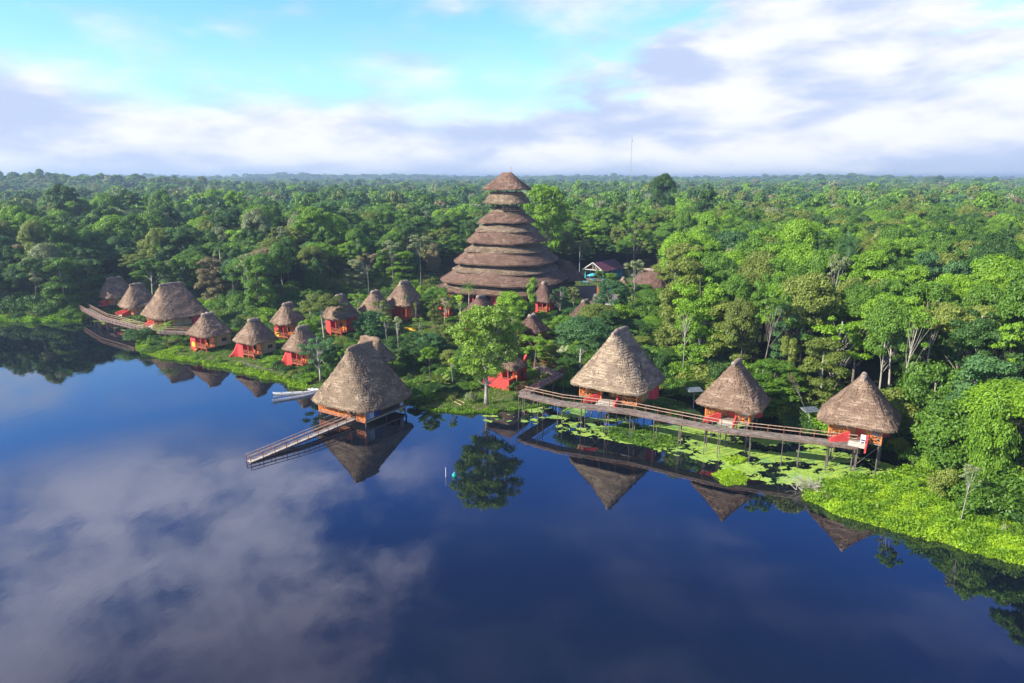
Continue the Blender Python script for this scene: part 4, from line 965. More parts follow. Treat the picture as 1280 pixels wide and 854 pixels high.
# people standing by the tables (far away, a few pixels)
def person(loc, rz, shirt, trousers, label, pose=0):
    verts = [(0, 0, .95), (0, 0, 1.15), (0, 0, 1.38), (0, 0, 1.5), (0, .02, 1.64), (.11, 0, .9), (.13, -.02, .5), (.14, 0, .08), (.15, -.14, .04), (-.11, 0, .9), (-.14, .05, .5), (-.16, .1, .08), (-.17, -.04, .04),
             (.19, 0, 1.4), (.25, -.02, 1.12), (.24, -.18 - .1 * pose, .95 + .15 * pose), (-.19, 0, 1.4), (-.25, .02, 1.12), (-.25, -.1, .88)]
    edges = [(0, 1), (1, 2), (2, 3), (3, 4), (0, 5), (5, 6), (6, 7), (7, 8), (0, 9), (9, 10), (10, 11), (11, 12), (2, 13), (13, 14), (14, 15), (2, 16), (16, 17), (17, 18)]
    rad = [.15, .14, .15, .055, .10, .10, .07, .045, .04, .10, .07, .045, .04, .065, .045, .03, .065, .045, .03]
    r = thing('person', loc, rz, label, 'person')
    me = bpy.data.meshes.new('body'); me.from_pydata(verts, edges, []); o = bpy.data.objects.new('body', me); COL.objects.link(o); o.parent = r
    s_ = o.modifiers.new('skin', 'SKIN'); sv = me.skin_vertices[0].data if me.skin_vertices else None
    if sv is None:
        bm_ = bmesh.new(); bm_.from_mesh(me); lay = bm_.verts.layers.skin.verify()
        for v, q in zip(bm_.verts, rad): v[lay].radius = (q, q * .8)
        bm_.verts.ensure_lookup_table(); bm_.verts[0][lay].use_root = True; bm_.to_mesh(me); bm_.free()
    else:
        for v, q in zip(sv, rad): v.radius = (q, q * .8)
        sv[0].use_root = True
    sb = o.modifiers.new('sub', 'SUBSURF'); sb.levels = 2; sb.render_levels = 2; me.materials.append(M['skin'])
    MB().tube([(0, 0, .93), (0, 0, 1.1), (0, 0, 1.35), (0, 0, 1.47)], [.185, .175, .21, .12], 12).tube([(.19, 0, 1.42), (.25, -.02, 1.15)], [.095, .075], 8).tube([(-.19, 0, 1.42), (-.25, .02, 1.15)], [.095, .075], 8).build('shirt', M[shirt], r, True)
    MB().tube([(0, 0, .8), (0, 0, 1.0)], [.19, .185], 12).tube([(.11, 0, .88), (.13, -.02, .5), (.14, 0, .15)], [.125, .095, .07], 8).tube([(-.11, 0, .88), (-.14, .05, .5), (-.16, .1, .15)], [.125, .095, .07], 8).build('trousers', M[trousers], r, True)
    MB().tube([(0, .04, 1.62), (0, .03, 1.71), (0, .03, 1.755)], [.105, .10, .04], 10).build('hair', M['hair'], r, True)
a = on_ground(727, 357); person(a, .4, 'navy', 'wooddark', 'person in dark blue shirt standing at the left end of the court')
a = on_ground(735.5, 356.5); person(a, -.8, 'pinkred', 'navy', 'person in crimson shirt standing between the two turquoise tables')
# white bench-like sheet and blue cloth on the last bungalow's stair head; red float under it
a = at(1069.5, 549, 4.5)
r = thing('lounge_chair', (47.4 - 1.9, 83.0 + .1, 4.42), ROT, 'white chair with a blue cloth at the head of the last bungalow stair', 'chair')
MB().box((0, 0, .4), (.6, .6, .08)).box((0, .3, .75), (.6, .07, .7)).build('seat', M['white'], r)
for x in (-.25, .25):
    for y in (-.25, .25): MB().bar((x, y, 0), (x, y, .38), .06).build('leg', M['white'], r)
MB().box((0, -.02, .47), (.45, .4, .06)).build('cloth', M['navy'], r)
a = at(1079, 565.5, 1.3); r = thing('hanging_buoy', (a.x, a.y, 2.5), 0, 'round red float hanging beneath the end of the boardwalk', 'buoy')
MB().tube([(0, 0, -.4), (0, 0, -.33), (0, 0, 0), (0, 0, .33), (0, 0, .4)], [.08, .3, .45, .3, .06], 12).build('float', M['red'], r, True); MB().tube([(0, 0, .35), (0, 0, 1.5)], .03, 5).build('rope', M['cream'], r)

# solar panels
for px, py, lb in ((868, 487, 'tilted solar panel on a pole left of the middle stilt bungalow'), (1013, 512, 'tilted solar panel on a pole left of the last stilt bungalow')):
    a = at(px, py, 4.2); r = thing('solar_panel', (a.x, a.y, 0), R(12), lb, 'solar panel', 'solar panels beside the stilt bungalows')
    MB().tube([(0, 0, -1), (0, 0, 4.1)], .06, 6).build('pole', M['metal'], r); fr = MB().box((0, 0, 4.2), (2.5, 1.5, .06), rx=R(12)).build('frame', M['metal'], r); MB().box((0, -.01, 4.245), (2.4, 1.4, .03), rx=R(12)).build('cells', M['panel'], fr)

# canoes
def canoe(a, b, wd, lab):
    L = (b - a).length; c = (a + b) / 2; r = thing('canoe', (c.x, c.y, 0), math.atan2(b.y - a.y, b.x - a.x), lab, 'canoe', 'white canoes moored beside the lake pavilion')
    n = 21; vs = []; fs = []; prof = [(-1, 1), (-.8, .3), (-.35, -.0), (.35, 0), (.8, .3), (1, 1)]; inn = [(.86, 1), (.65, .4), (.25, .16), (-.25, .16), (-.65, .4), (-.86, 1)]
    ring_ = prof + inn
    for k in range(n):
        f = k / (n - 1); u = 2 * f - 1; w_ = wd / 2 * max(.03, (1 - abs(u) ** 3.0)); h = .30 + .22 * abs(u) ** 4; kz = -.12 + .3 * abs(u) ** 5
        for (x, z) in ring_: vs.append((u * L / 2, x * w_, kz + (h - kz) * z))
    q = len(ring_)
    for k in range(n - 1):
        for e in range(q): fs.append((k * q + e, k * q + (e + 1) % q, (k + 1) * q + (e + 1) % q, (k + 1) * q + e))
    fs += [tuple(range(q)), tuple(range((n - 1) * q, n * q))]
    MB().add(vs, fs).build('hull', M['white'], r)
    for k in (-.3, -.05, .2): MB().box((k * L, 0, .3), (.22, wd * .86, .04)).build('thwart', M['railpale'], r)
canoe(at(341, 491.5, .3), at(394, 489.0, .3), .62, 'white canoe lying level, upper of the pair reaching left of the lake pavilion')
canoe(at(340, 500.5, .3), at(394, 491.5, .3), .62, 'white canoe angled to the shore, lower of the pair left of the lake pavilion')
canoe(at(378, 483.5, .35), at(398, 486.5, .35), .6, 'white canoe nosed against the bank close behind the other two')

# buoy, marker stick, drifting bits
a = at(568, 595.5, 0); r = thing('marker_buoy', a, 0, 'small teal buoy floating in open water left of the tree reflection', 'buoy'); MB().tube([(0, 0, -.2), (0, 0, -.05), (0, 0, .2), (0, 0, .42), (0, 0, .5)], [.1, .28, .34, .2, .05], 12).build('float', M['buoy'], r, True); MB().tube([(0, 0, .45), (0, 0, .6)], .04, 6).build('ring', M['white'], r)
a = at(557, 596, 0); r = thing('marker_pole', a, 0, 'thin white pole sticking out of the water beside the teal buoy', 'pole', ); MB().tube([(0, 0, -.8), (.05, 0, 1.3)], [.05, .035], 6).build('pole', M['white'], r)
a = at(1026, 598, 0)
# ------------------------------------------------------------------ village yellow kerbs, paths, logs
def path_ribbon(pxs, wd, m, name, lab=None, cat=None, kind=None, h=.05, z0=-.1):
    P_ = [on_ground(*p) for p in pxs]; vs = []; fs = []; Q_ = []
    for i in range(len(P_) - 1):
        for k in range(6): Q_.append(P_[i].lerp(P_[i + 1], k / 6))
    Q_.append(P_[-1])
    for i, p_ in enumerate(Q_):
        d = (Q_[min(i + 1, len(Q_) - 1)] - Q_[max(0, i - 1)]); d.z = 0; d.normalize(); n = Vector((-d.y, d.x, 0)) * wd / 2
        for s in (-1, 1):
            v = p_ + n * s; z = gz(v.x, v.y); vs += [(v.x, v.y, z + z0), (v.x, v.y, z + h)]
    for i in range(len(Q_) - 1):
        a = i * 4; b = a + 4; fs += [(a + 1, a + 3, b + 3, b + 1), (a, a + 1, b + 1, b), (a + 3, a + 2, b + 2, b + 3)]
    o = MB().add(vs, fs).build(name, m); tag(o, lab, cat, None, kind); return o
M['path'] = simple('village_path', (0.22, 0.19, 0.16), .9, .25, 1.2)
path_ribbon([(345, 441), (350, 434), (362, 430), (366, 440)], 1.5, M['path'], 'path', kind='structure')
path_ribbon([(498, 462), (520, 466), (550, 455), (575, 462), (612, 468)], 1.8, M['path'], 'path', kind='structure')
path_ribbon([(540, 420), (560, 414), (590, 408), (620, 412)], 1.6, M['path'], 'path', kind='structure')
path_ribbon([(470, 400), (500, 418), (530, 430), (546, 445)], 1.5, M['path'], 'path', kind='structure')
path_ribbon([(300, 452), (330, 462), (352, 462)], 1.3, M['path'], 'path', kind='structure')
for i, (pp, lb) in enumerate((([(500, 411.5), (520, 413.5)], 'bright yellow painted kerb on the slope below the yellow-walled cabin'), ([(541, 439), (544, 452), (556, 455)], 'ochre yellow kerb curving beside the mid-village path'),
                    ([(552, 413), (575, 409)], 'yellow kerb on the slope left of the round olive tree'), ([(348, 452), (346, 444), (350, 437), (358, 436)], 'yellow kerb ring around the small bed beside the flared red cabin'))):
    path_ribbon(pp,   .4 if i != 0 else .6, M['yellow'], 'yellow_kerb', lb, 'kerb', h=.5)
for i, (p0, p1, lb) in enumerate((((563, 500), (577, 508), 'pale bamboo pole lying on the grass by the shore'), ((566, 498), (581, 505), 'second pale bamboo pole lying upslope beside the shore pole'))):
    a = on_ground(*p0); b_ = on_ground(*p1); r = thing('bamboo_pole', a, 0, lb, 'pole', 'bamboo poles lying on the shore grass'); d = b_ - a; MB().tube([(0, 0, .12), (d.x, d.y, d.z + .15)], [.11, .09], 7).build('pole', M['railpale'], r); MB().tube([(d.x * .5, d.y * .5, d.z * .5 + .12), (d.x * .52, d.y * .52, d.z * .52 + .12)], .125, 7).build('node', M['yellow'], r)
# ------------------------------------------------------------------ vegetation
KEEP = []       # (x, y, r): footprints trees must not stand in
for o in list(COL.objects):
    if o.get('category') in ('bungalow', 'cabin', 'pavilion', 'shed', 'tower'):
        rr = {'tower': 18.8, 'shed': 6}.get(o['category'], None)
        if rr is None:
            rf = [c for c in o.children if c.name.startswith('roof')]; rr = max(v.co.x for v in rf[0].data.vertices) * 1.15 + .6 if rf else 7
        KEEP.append((o.location.x, o.location.y, rr))
def blocked(x, y, pad=0.0): return any((x - a) ** 2 + (y - b) ** 2 < (r_ + pad) ** 2 for a, b, r_ in KEEP)
PL = []         # placed hand-set trees
def P_(kind, var, px, py, h, r, leaf, label, bark='trunk_grey', name=None, cat='tree', tilt=(0, 0), group=None, base=None):
    if kind == 'dome' and h < 11: kind = 'round'; var = var % 2; r *= 1.12; h *= 1.05
    g = base if base is not None else on_ground(px, py); PL.append((g.x, g.y, 1.5 if kind in ('sparse', 'vine') else r)); return plant(kind, var, g, h, r, leaf, bark, name, label, cat, group, tilt)
# village trees, set by hand
P_('lush', 0, 608, 520, 17.4, 6.0, 'lawnt', 'tall loose-crowned tree with forked pale trunk at the water edge in mid-village', 'trunk_pale')
P_('dome', 1, 603, 437, 9.5, 3.6, 'olive', 'rounded olive-brown domed tree just behind the tall shore tree')
P_('dome', 0, 724, 476, 12.6, 5.0, 'blue', 'grey-green spreading tree left of the straw-pale building', 'trunk_pale')
P_('dome', 1, 755, 455, 7.0, 3.2, 'blue', 'smaller grey-green tree tucked against the straw-pale roof on its left')
P_('open', 1, 668, 468, 9.0, 3.2, 'bright', 'vivid green tree in front of the mottled dark cabin roof')
P_('dome', 0, 701, 428, 6.5, 2.6, 'bright', 'bright green small tree right below the bell-shaped cabin')
P_('dome', 1, 638, 404, 8.0, 4.2, 'bright', 'bright green broad tree against the foot of the tower, right of the palm')
P_('vine', 0, 664, 402, 12.0, 1.3, 'bright', 'narrow leafy spire tree standing in front of the tower base', 'trunk_pale')
P_('palm', 0, 587, 403, 9.5, 2.6, 'mid', 'tall palm in front of the tower on its left half', 'trunk_pale')
P_('palm', 1, 712, 412, 5.0, 2.4, 'blue', 'low palm between the bell-shaped cabin and the hip-roofed house')
P_('umbrella', 0, 406, 432, 12.0, 5.2, 'olive', 'round flat-crowned olive green tree among the left cabins', 'trunk_pale')
P_('umbrella', 1, 387, 452, 9.0, 2.0, 'bright', 'little green tree spreading over the flared red cabin roof')
P_('open', 1, 401, 478, 9.3, 3.6, 'blue', 'blue-green slender tree at the shore left of the lake pavilion', 'trunk_pale')
P_('dome', 0, 424, 470, 6.5, 3.4, 'dark', 'dark green bushy tree right behind the slender shore tree')
P_('dome', 1, 466, 428, 7.4, 4.0, 'blue', 'grey-green bushy tree above the dark house behind the pavilion')
P_('sparse', 0, 499, 452, 9.5, 2.4, 'pale', 'thin white-stemmed pale tree below the yellow-walled cabin', 'trunk_pale')
P_('sparse', 1, 508, 405, 7.5, 1.2, 'pale', 'very thin pale sapling in front of the yellow-walled cabin', 'trunk_pale')
P_('sparse', 0, 520, 408, 6.0, 1.2, 'olive', 'second thin sapling right of the first before the yellow-walled cabin', 'trunk_pale')
P_('dome', 0, 517, 462, 5.6, 3.6, 'dark', 'dark dense bush-like tree right of the lake pavilion roof')
P_('dome', 1, 540, 447, 5.4, 3.6, 'blue', 'grey-green bushy tree left of the ochre kerb in mid-village')
P_('dome', 0, 500, 446, 4.6, 3.0, 'dark', 'low dark tree between pavilion roof and white-stemmed tree')
P_('dome', 1, 563, 462, 4.2, 2.4, 'olive', 'low olive bushy tree inside the ochre kerb bed')
P_('umbrella', 1, 537, 484, 7.6, 1.7, 'bright', 'small umbrella-shaped sapling on the lawn in mid-village')
P_('dome', 1, 560, 430, 5.0, 2.6, 'olive', 'dry olive-coloured tree left of the round olive-brown tree')
P_('tall', 0, 548, 412, 7.0, 1.8, 'olive', 'dry straggly tree beside the tiny red booth')
P_('tall', 1, 534, 398, 6.0, 2.6, 'mid', 'mid green tree right of the yellow-walled cabin')
P_('dome', 0, 545, 385, 6.0, 3.2, 'mid', 'mid green tree between yellow-walled cabin and tower')
P_('dome', 0, 622, 455, 10.0, 3.2, 'mid', 'mid green tree behind the tall shore tree on its right')
P_('dome', 1, 645, 440, 7.0, 2.6, 'olive', 'olive green tree left of the mottled dark cabin')
P_('dome', 1, 585, 470, 6.0, 3.0, 'mid', 'leafy mid green tree left of the tall shore tree trunk')
P_('tall', 0, 690, 462, 5.0, 2.2, 'olive', 'speckled yellow-green shrubby tree above the boardwalk kink')
P_('tall', 1, 708, 476, 4.5, 2.2, 'dark', 'dark shrubby tree in the boardwalk corner')
P_('sparse', 1, 789, 414, 17.5, 4.4, 'pale', 'white-trunked pale tree rising beside the straw-pale roof peak', 'trunk_pale')
P_('dome', 0, 772, 425, 8.5, 3.6, 'bright', 'light green tree directly behind the straw-pale roof peak')
P_('dome', 1, 812, 420, 9.5, 4.0, 'mid', 'mid green tree right of the straw-pale roof peak')
P_('tall', 1, 750, 420, 6.0, 2.4, 'bright', 'pale yellow-green tree below the cream shed')
P_('tall', 0, 790, 388, 7.0, 2.8, 'mid', 'mid green tree in front of the reddish half-buried roof')
P_('dome', 0, 838, 384, 13.0, 4.6, 'olive', 'olive brown-green tree at the right end of the reddish roof')
P_('sparse', 0, 744, 394, 5.0, 1.6, 'olive', 'small thin tree growing beside the cream shed')
P_('dome', 0, 764, 353, 3.2, 2.2, 'bright', 'low bright green tree on the bank beside the blue pavilion')
P_('umbrella', 0, 749, 374, 8.5, 1.7, 'mid', 'small round-topped tree beside the orange-brown post')
P_('palm', 0, 208, 434, 5.2, 3.2, 'bright', 'short palm on the grassy point left of the sun-disc cabin')
for i, (k, px, py, h, r_, lf, lb) in enumerate((
    ('open', 476, 418, 8.5, 2.6, 'olive', 'feathery olive tree left of the white-stemmed tree'), ('open', 447, 400, 8.0, 2.6, 'bright', 'light green feathery tree before the small wedged cabin'),
    ('sparse', 484, 440, 8.0, 2.4, 'lawnt', 'airy yellow-green tree above the right slope of the pavilion roof'), ('open', 556, 404, 8.5, 2.4, 'lawnt', 'airy yellow-green tree right below the tiny red booth'),
    ('sparse', 575, 412, 8.5, 2.6, 'lime', 'lime green thin tree left of the palm by the tower'), ('open', 583, 446, 9.0, 3.2, 'lawnt', 'yellow-green loose tree directly left of the olive-brown dome'),
    ('open', 640, 428, 8.5, 3.0, 'bright', 'light green loose tree between dark hall and mottled cabin'), ('sparse', 524, 434, 7.0, 2.2, 'lawnt', 'thin yellow-green tree on the slope path'),
    ('sparse', 566, 488, 6.0, 2.0, 'lime', 'lime green sapling on the lawn left of the tall shore tree'),
    ('open', 388, 400, 9.0, 3.0, 'mid', 'mid green loose tree right of the set-back cabin'), ('open', 340, 432, 5.5, 2.0, 'mid', 'small loose tree behind the tall red sweeping cabin'),
    ('sparse', 432, 482, 7.0, 1.8, 'bright', 'thin green tree touching the left slope of the pavilion roof'), ('open', 700, 396, 8.0, 2.6, 'blue', 'blue-green loose tree below the right foot of the tower'),
    ('open', 717, 388, 7.0, 2.2, 'olive', 'olive loose tree at the left edge of the court'))):
    P_(k, i % 2, px, py, h, r_, lf, lb, 'trunk_pale')
# banana plants and shrubs
for i, (k, px, py, h, r_, lf, lb) in enumerate((
    ('banana', 537, 500, 3.4, 2.8, 'bright', 'banana clump on the shore lawn right of the lake pavilion'), ('banana', 549, 489, 3.2, 2.2, 'olive', 'yellowish banana clump behind the shore banana clump'),
    ('banana', 688, 478, 2.8, 2.2, 'bright', 'banana plant beside the boardwalk kink'), ('banana', 675, 488, 2.2, 2.0, 'bright', 'banana plant against the red terrace wall'), ('banana', 700, 450, 3.2, 2.4, 'pale', 'pale banana plant below the grey-green tree'),
    ('banana', 560, 480, 2.6, 1.6, 'bright', 'small banana plant in the middle of the lawn'))):
    P_(k, i % 2, px, py, h, r_, lf, lb, 'trunk_grey', cat='plant')
S_ = [(588, 503, 2.2, 2.6, 'pale', 'pale-leaved shrub on the shore beside the tall tree trunk'), (520, 503, 2.4, 2.6, 'mid', 'green shrub at the shore touching the pavilion shade'), (512, 482, 2.8, 2.6, 'dark', 'dark shrub behind the right end of the lake pavilion'),
 (330, 450, 1.6, 1.5, 'dark', 'dark shrub right of the tall red sweeping cabin'), (342, 463, 1.4, 1.5, 'mid', 'shrub on the bank between the two red swept cabins'), (300, 458, 1.2, 1.5, 'lime', 'light shrub at the foot of the red sweeping wall'),
 (275, 452, 1.3, 1.6, 'bright', 'light green shrub in front of the sun-disc cabin'), (293, 428, 2.0, 1.8, 'dark', 'shrub between the sun-disc cabin and its right neighbour'), (245, 449, 1.2, 1.5, 'bright', 'bright low shrub on the bank below the sun-disc cabin'),
 (380, 472, 2.2, 1.8, 'mid', 'shrub at the water left of the slender shore tree'), (355, 470, 1.1, 1.4, 'bright', 'low bright shrub under the flared red cabin wall'), (414, 480, 1.8, 1.8, 'mid', 'shrub at the shore left of the lake pavilion'),
 (440, 404, 3.0, 2.2, 'blue', 'grey-green shrub right of the red-walled half-hidden cabin'), (452, 412, 3.0, 2.6, 'dark', 'dark shrub under the small wedged cabin'), (486, 404, 2.4, 2.0, 'mid', 'green shrub left of the yellow-walled cabin'),
 (530, 470, 2.2, 2.2, 'dark', 'dark shrub at the bend of the mid-village path'), (506, 470, 2.5, 2.4, 'blue', 'grey-green shrub where the path meets the pavilion'), (575, 448, 2.6, 2.0, 'mid', 'green shrub right of the ochre kerb bed'),
 (552, 470, 2.0, 1.6, 'dark', 'dark shrub below the ochre kerb bed'), (598, 476, 2.2, 2.2, 'bright', 'bright shrub above the pale-leaved shore shrub'), (641, 455, 2.8, 2.2, 'dark', 'dark shrub spilling over the red terrace wall'),
 (655, 430, 2.8, 2.0, 'mid', 'green shrub below the mottled dark cabin'), (612, 416, 2.6, 2.2, 'mid', 'green shrub below the dark steep hall'), (575, 425, 2.4, 2.0, 'olive', 'olive shrub under the dark steep hall slope'),
 (560, 398, 2.6, 2.0, 'olive', 'olive shrub beneath the tiny red booth'), (648, 396, 2.4, 2.0, 'dark', 'dark shrub left of the bell-shaped cabin'), (703, 402, 2.4, 2.2, 'blue', 'grey-green shrub right of the bell-shaped cabin'),
 (720, 425, 3.0, 2.4, 'bright', 'green shrub below the hip-roofed house'), (735, 440, 3.2, 2.6, 'dark', 'dark shrub under the grey-green spreading tree'), (690, 440, 3.0, 2.4, 'dark', 'dark shrub left of the grey-green spreading tree'),
 (718, 368, 2.2, 1.8, 'mid', 'shrub at the left corner of the court'), (770, 392, 2.6, 2.2, 'olive', 'olive shrub in front of the cream shed right end'), (783, 372, 2.4, 2.0, 'mid', 'shrub beside the tiny round kiosk'),
 (760, 405, 3.4, 2.4, 'bright', 'bright shrub between cream shed and straw-pale roof'), (470, 474, 3.0, 2.4, 'dark', 'dark shrub squeezed behind the lake pavilion'), (225, 440, 1.4, 1.6, 'bright', 'bright shrub beside the short palm'),
 (185, 436, 1.2, 1.6, 'lime', 'light shrub at the tip of the grassy left point'), (150, 380, 2.4, 2.2, 'bright', 'bright shrub beside the farthest left bungalow'), (135, 376, 2.8, 2.6, 'lime', 'light green shrub at the left end of the cove boardwalk'),
 (870, 515, 1.6, 1.5, 'bright', 'green shrub between straw-pale building and middle bungalow'), (845, 508, 2.4, 2.0, 'mid', 'shrub at the forest edge right of the straw-pale building'), (733, 489, 3.4, 2.6, 'dark', 'dark shrub left of the straw-pale building porch'),
 (1248, 652, 2.2, 2.2, 'mid', 'feathery shrub on the right bank below the forest'), (1225, 640, 1.8, 2.0, 'bright', 'bright shrub on the right bank beside the white stem'), (1268, 668, 1.6, 1.8, 'bright', 'shrub on the bank at the right edge, nearest the water'),
 (1085, 612, 1.2, 1.6, 'lime', 'light shrub in the middle of the right bank grass'), (1140, 610, 1.8, 2.2, 'bright', 'shrub where the right bank meets the forest'), (1035, 627, 1.1, 1.6, 'olive', 'olive shrub at the left tip of the right bank')]
for i, (px, py, h, r_, lf, lb) in enumerate(S_): P_('bush', i % 3, px, py, h, r_, lf, lb, 'trunk_dark', name='shrub', cat='shrub')
# landmark forest trees
def lean_tree(px, py, tx, ty, dist_add, r_, leaf, label, kind='sparse', var=0, bark='trunk_pale', hscale=1.0, tree_clear=False):
    b_ = on_ground(px, py); top = Vector(((tx - 640) / F, 0, 0)); D_ = b_.y + dist_add; z = zrow(ty, D_); x = (tx - 640) / F * math.hypot(D_, CAM_H - z)
    d = Vector((x - b_.x, D_ - b_.y, z - b_.z)); h = d.length / 0.9
    o = plant(kind, var, b_, h, r_, leaf, bark, None, label, 'tree'); o.rotation_mode = 'QUATERNION'; o.rotation_quaternion = d.to_track_quat('Z', 'Y'); PL.append((b_.x, b_.y, 4.5 if tree_clear else 2.0)); return o
lean_tree(1112, 545, 1150, 402, -1.5, 3.4, 'bright', 'white-trunked tree leaning right beside the last bungalow roof', tree_clear=True)
lean_tree(946, 505, 969, 378, 0.5, 4.0, 'mid', 'thick brown-trunked tree leaning right behind the middle bungalow', bark='trunk_grey', kind='sparse', var=0, tree_clear=True)
lean_tree(1040, 478, 1032, 420, 1.0, 4.5, 'mid', 'pale forked tree between the middle and last bungalows', kind='umbrella', var=0)
lean_tree(852, 485, 858, 388, 0.0, 3.0, 'bright', 'bare white forked tree right of the straw-pale roof', tree_clear=True)
lean_tree(1020, 545, 990, 474, -1.0, 0.8, 'dusty', 'slanting dead white stem between the two right bungalows')
lean_tree(1200, 655, 1205, 588, 0, 1.5, 'pale', 'slim white-stemmed tree alone on the right bank')
lean_tree(1238, 672, 1238, 655, 0, .8, 'olive', 'short pale stump-like sapling on the right bank', var=1)
lean_tree(192, 388, 190, 330, 3, 5.0, 'mid', 'pale-trunked spreading tree directly behind the large cove building', kind='umbrella', var=1)
lean_tree(222, 388, 226, 330, 5, 2.5, 'dark', 'tall pale bare trunk draped in leaves right behind the large cove building', kind='vine', var=1)
P_('lush', 0, 682, 0, zrow(229, 232) - 4, 7.6, 'bright', 'huge round emergent tree towering right behind the thatched tower', base=Vector((11.8, 232, 4)))
P_('dome', 0, 820, 0, zrow(217, 340) - 5, 6.6, 'dark', 'dark emergent tree breaking the skyline right of the radio mast', base=Vector((74.0, 340, 5)))
P_('tall', 0, 875, 0, zrow(240, 280) - 5, 4.6, 'dark', 'dark narrow-topped tall tree below the skyline right of the mast', base=Vector((79.5, 280, 5)))
P_('open', 0, 800, 0, zrow(268, 225) - 4, 5.6, 'bright', 'light green tall tree behind the blue pavilion', base=Vector((44, 246, 4)))
P_('sparse', 0, 527, 0, zrow(292, 215) - 4, 6.0, 'pale', 'silvery pale tree left of the tower at mid height', base=Vector((-28.5, 212, 4)))
P_('sparse', 1, 498, 0, zrow(300, 205) - 4, 5.5, 'pale', 'second silvery pale tree farther left of the tower', base=Vector((-36, 206, 4)))
P_('sparse', 1, 465, 0, zrow(314, 200) - 4, 4.5, 'dusty', 'flat-topped greyish bare tree above the small wedged cabin', base=Vector((-41.5, 196, 4)))
P_('dome', 1, 1185, 600, 10.6, 5.0, 'mid', 'big rounded dark green tree on the right bank, lowest of the forest edge')
P_('dome', 0, 1250, 605, 13.5, 5.5, 'bright', 'bright green full tree at the right edge above the bank')
P_('open', 0, 1190, 0, 17.0, 5.6, 'dusty', 'greyish bare-crowned tree in the canopy on the right', base=Vector((93, 145, 4)))
# dead grey shrub on the bank tip
g = on_ground(1012, 612); r = thing('dead_shrub', g, 0, 'bare grey dead shrub at the left tip of the right bank', 'shrub'); mb = MB(); rg = np.random.default_rng(3)
for k in range(46):
    a = rg.random() * 6.28; e_ = .25 + rg.random() * .8; L_ = 1.2 + rg.random() * 1.8; p0 = Vector((rg.normal() * .5, rg.normal() * .4, -.2)); p1 = p0 + Vector((math.cos(a) * math.cos(e_), math.sin(a) * math.cos(e_), math.sin(e_))) * L_ * .6; p2 = p1 + Vector((math.cos(a + .5) * .7, math.sin(a + .5) * .7, .35)) * L_ * .5
    mb.tube([p0, p1, p2], [.045, .03, .012], 4)
    for q in range(2): mb.tube([p1, p1 + Vector((rg.normal() * .5, rg.normal() * .5, .35 + .3 * rg.random()))], [.025, .01], 4)
mb.build('branches', M['trunk_pale'], r)

# ---- the forest: candidate spots on a jittered grid
def vis(x, y, pad=0.0):
    px, _ = pix(x, y, 12); return y > 40 and -20 - pad < px < 1300 + pad
cand = []
def fill(y0, y1, sp, x_half=None):
    ys = np.arange(y0, y1, sp * 0.87); out = []
    for r_i, y in enumerate(ys):
        xm = 0.86 * math.hypot(y, 20) + 14
        for x in np.arange(-xm, xm, sp): out.append((x + (sp / 2 if r_i % 2 else 0) + rng.normal() * sp * .22, y + rng.normal() * sp * .22))
    return out
near_c = np.array(fill(50, 330, 6.9)); sdl = -poly_sd(near_c, lake); sdvv = -poly_sd(near_c, village)
for (x, y), dl, dv in zip(near_c, sdl, sdvv):
    px, py = pix(x, y, 0.5)
    if dl < 1.8 or dv < 1.2 or blocked(x, y, 1.0 if px < 842 else 0.2): continue
    if px > 985 and dl < 9.5 and y < 90: continue      # keep the right bank open
    if px < 112 and dl < 4: continue
    if any((x - a) ** 2 + (y - b) ** 2 < (0.45 * r_ + 1.6) ** 2 for a, b, r_ in PL): continue
    cand.append((x, y, min(dl, dv + 3)))
cand.sort(key=lambda c: math.hypot(c[0], c[1]))
LM = [(-30, 'the left edge of the lake'), (45, 'the far left bank'), (105, 'the start of the cove boardwalk'), (146, 'the farthest left bungalow'), (176, 'the second cove bungalow'), (220, 'the large cove building'), (262, 'the sun-disc cabin'),
      (319, 'the tall red sweeping cabin'), (361, 'the set-back orange-porch cabin'), (395, 'the flared red cabin'), (430, 'the half-hidden red cabin'), (468, 'the small wedged cabin'), (506, 'the yellow-walled cabin'), (545, 'the tiny red booth'),
      (585, 'the left flank of the tower'), (628, 'the tower peak'), (672, 'the right flank of the tower'), (715, 'the grey pole by the tower'), (752, 'the blue pavilion'), (783, 'the radio mast'), (815, 'the half-buried reddish roof'), (855, 'the gap right of the straw-pale building'),
      (890, 'the solar panel of the middle bungalow'), (930, 'the middle bungalow peak'), (972, 'the right eave of the middle bungalow'), (1013, 'the solar panel of the last bungalow'), (1050, 'the left half of the last bungalow'), (1085, 'the last bungalow peak'), (1125, 'the right eave of the last bungalow'),
      (1165, 'the right bank grass'), (1205, 'the slim white bank tree'), (1245, 'the right bank shrubs'), (1285, 'the right edge of the bank')]
ORD = ['first', 'second', 'third', 'fourth', 'fifth', 'sixth', 'seventh', 'eighth', 'ninth', 'tenth', 'eleventh', 'twelfth', 'thirteenth', 'fourteenth', 'fifteenth', 'sixteenth', 'seventeenth', 'eighteenth', 'nineteenth', 'twentieth', 'twenty-first', 'twenty-second', 'twenty-third', 'twenty-fourth', 'twenty-fifth', 'twenty-sixth', 'twenty-seventh', 'twenty-eighth', 'twenty-ninth', 'thirtieth']
SH = {'round': 'full-bodied', 'dome': 'round-crowned', 'umbrella': 'flat-crowned', 'tall': 'tall leafy', 'open': 'loose-crowned', 'sparse': 'thin sparse', 'vine': 'vine-draped', 'palm': 'feathery palm'}
CN = {'mid': 'mid green', 'bright': 'bright green', 'dark': 'dark green', 'olive': 'olive green', 'blue': 'blue-green', 'pale': 'silvery pale', 'lime': 'lime green', 'dusty': 'brownish grey'}
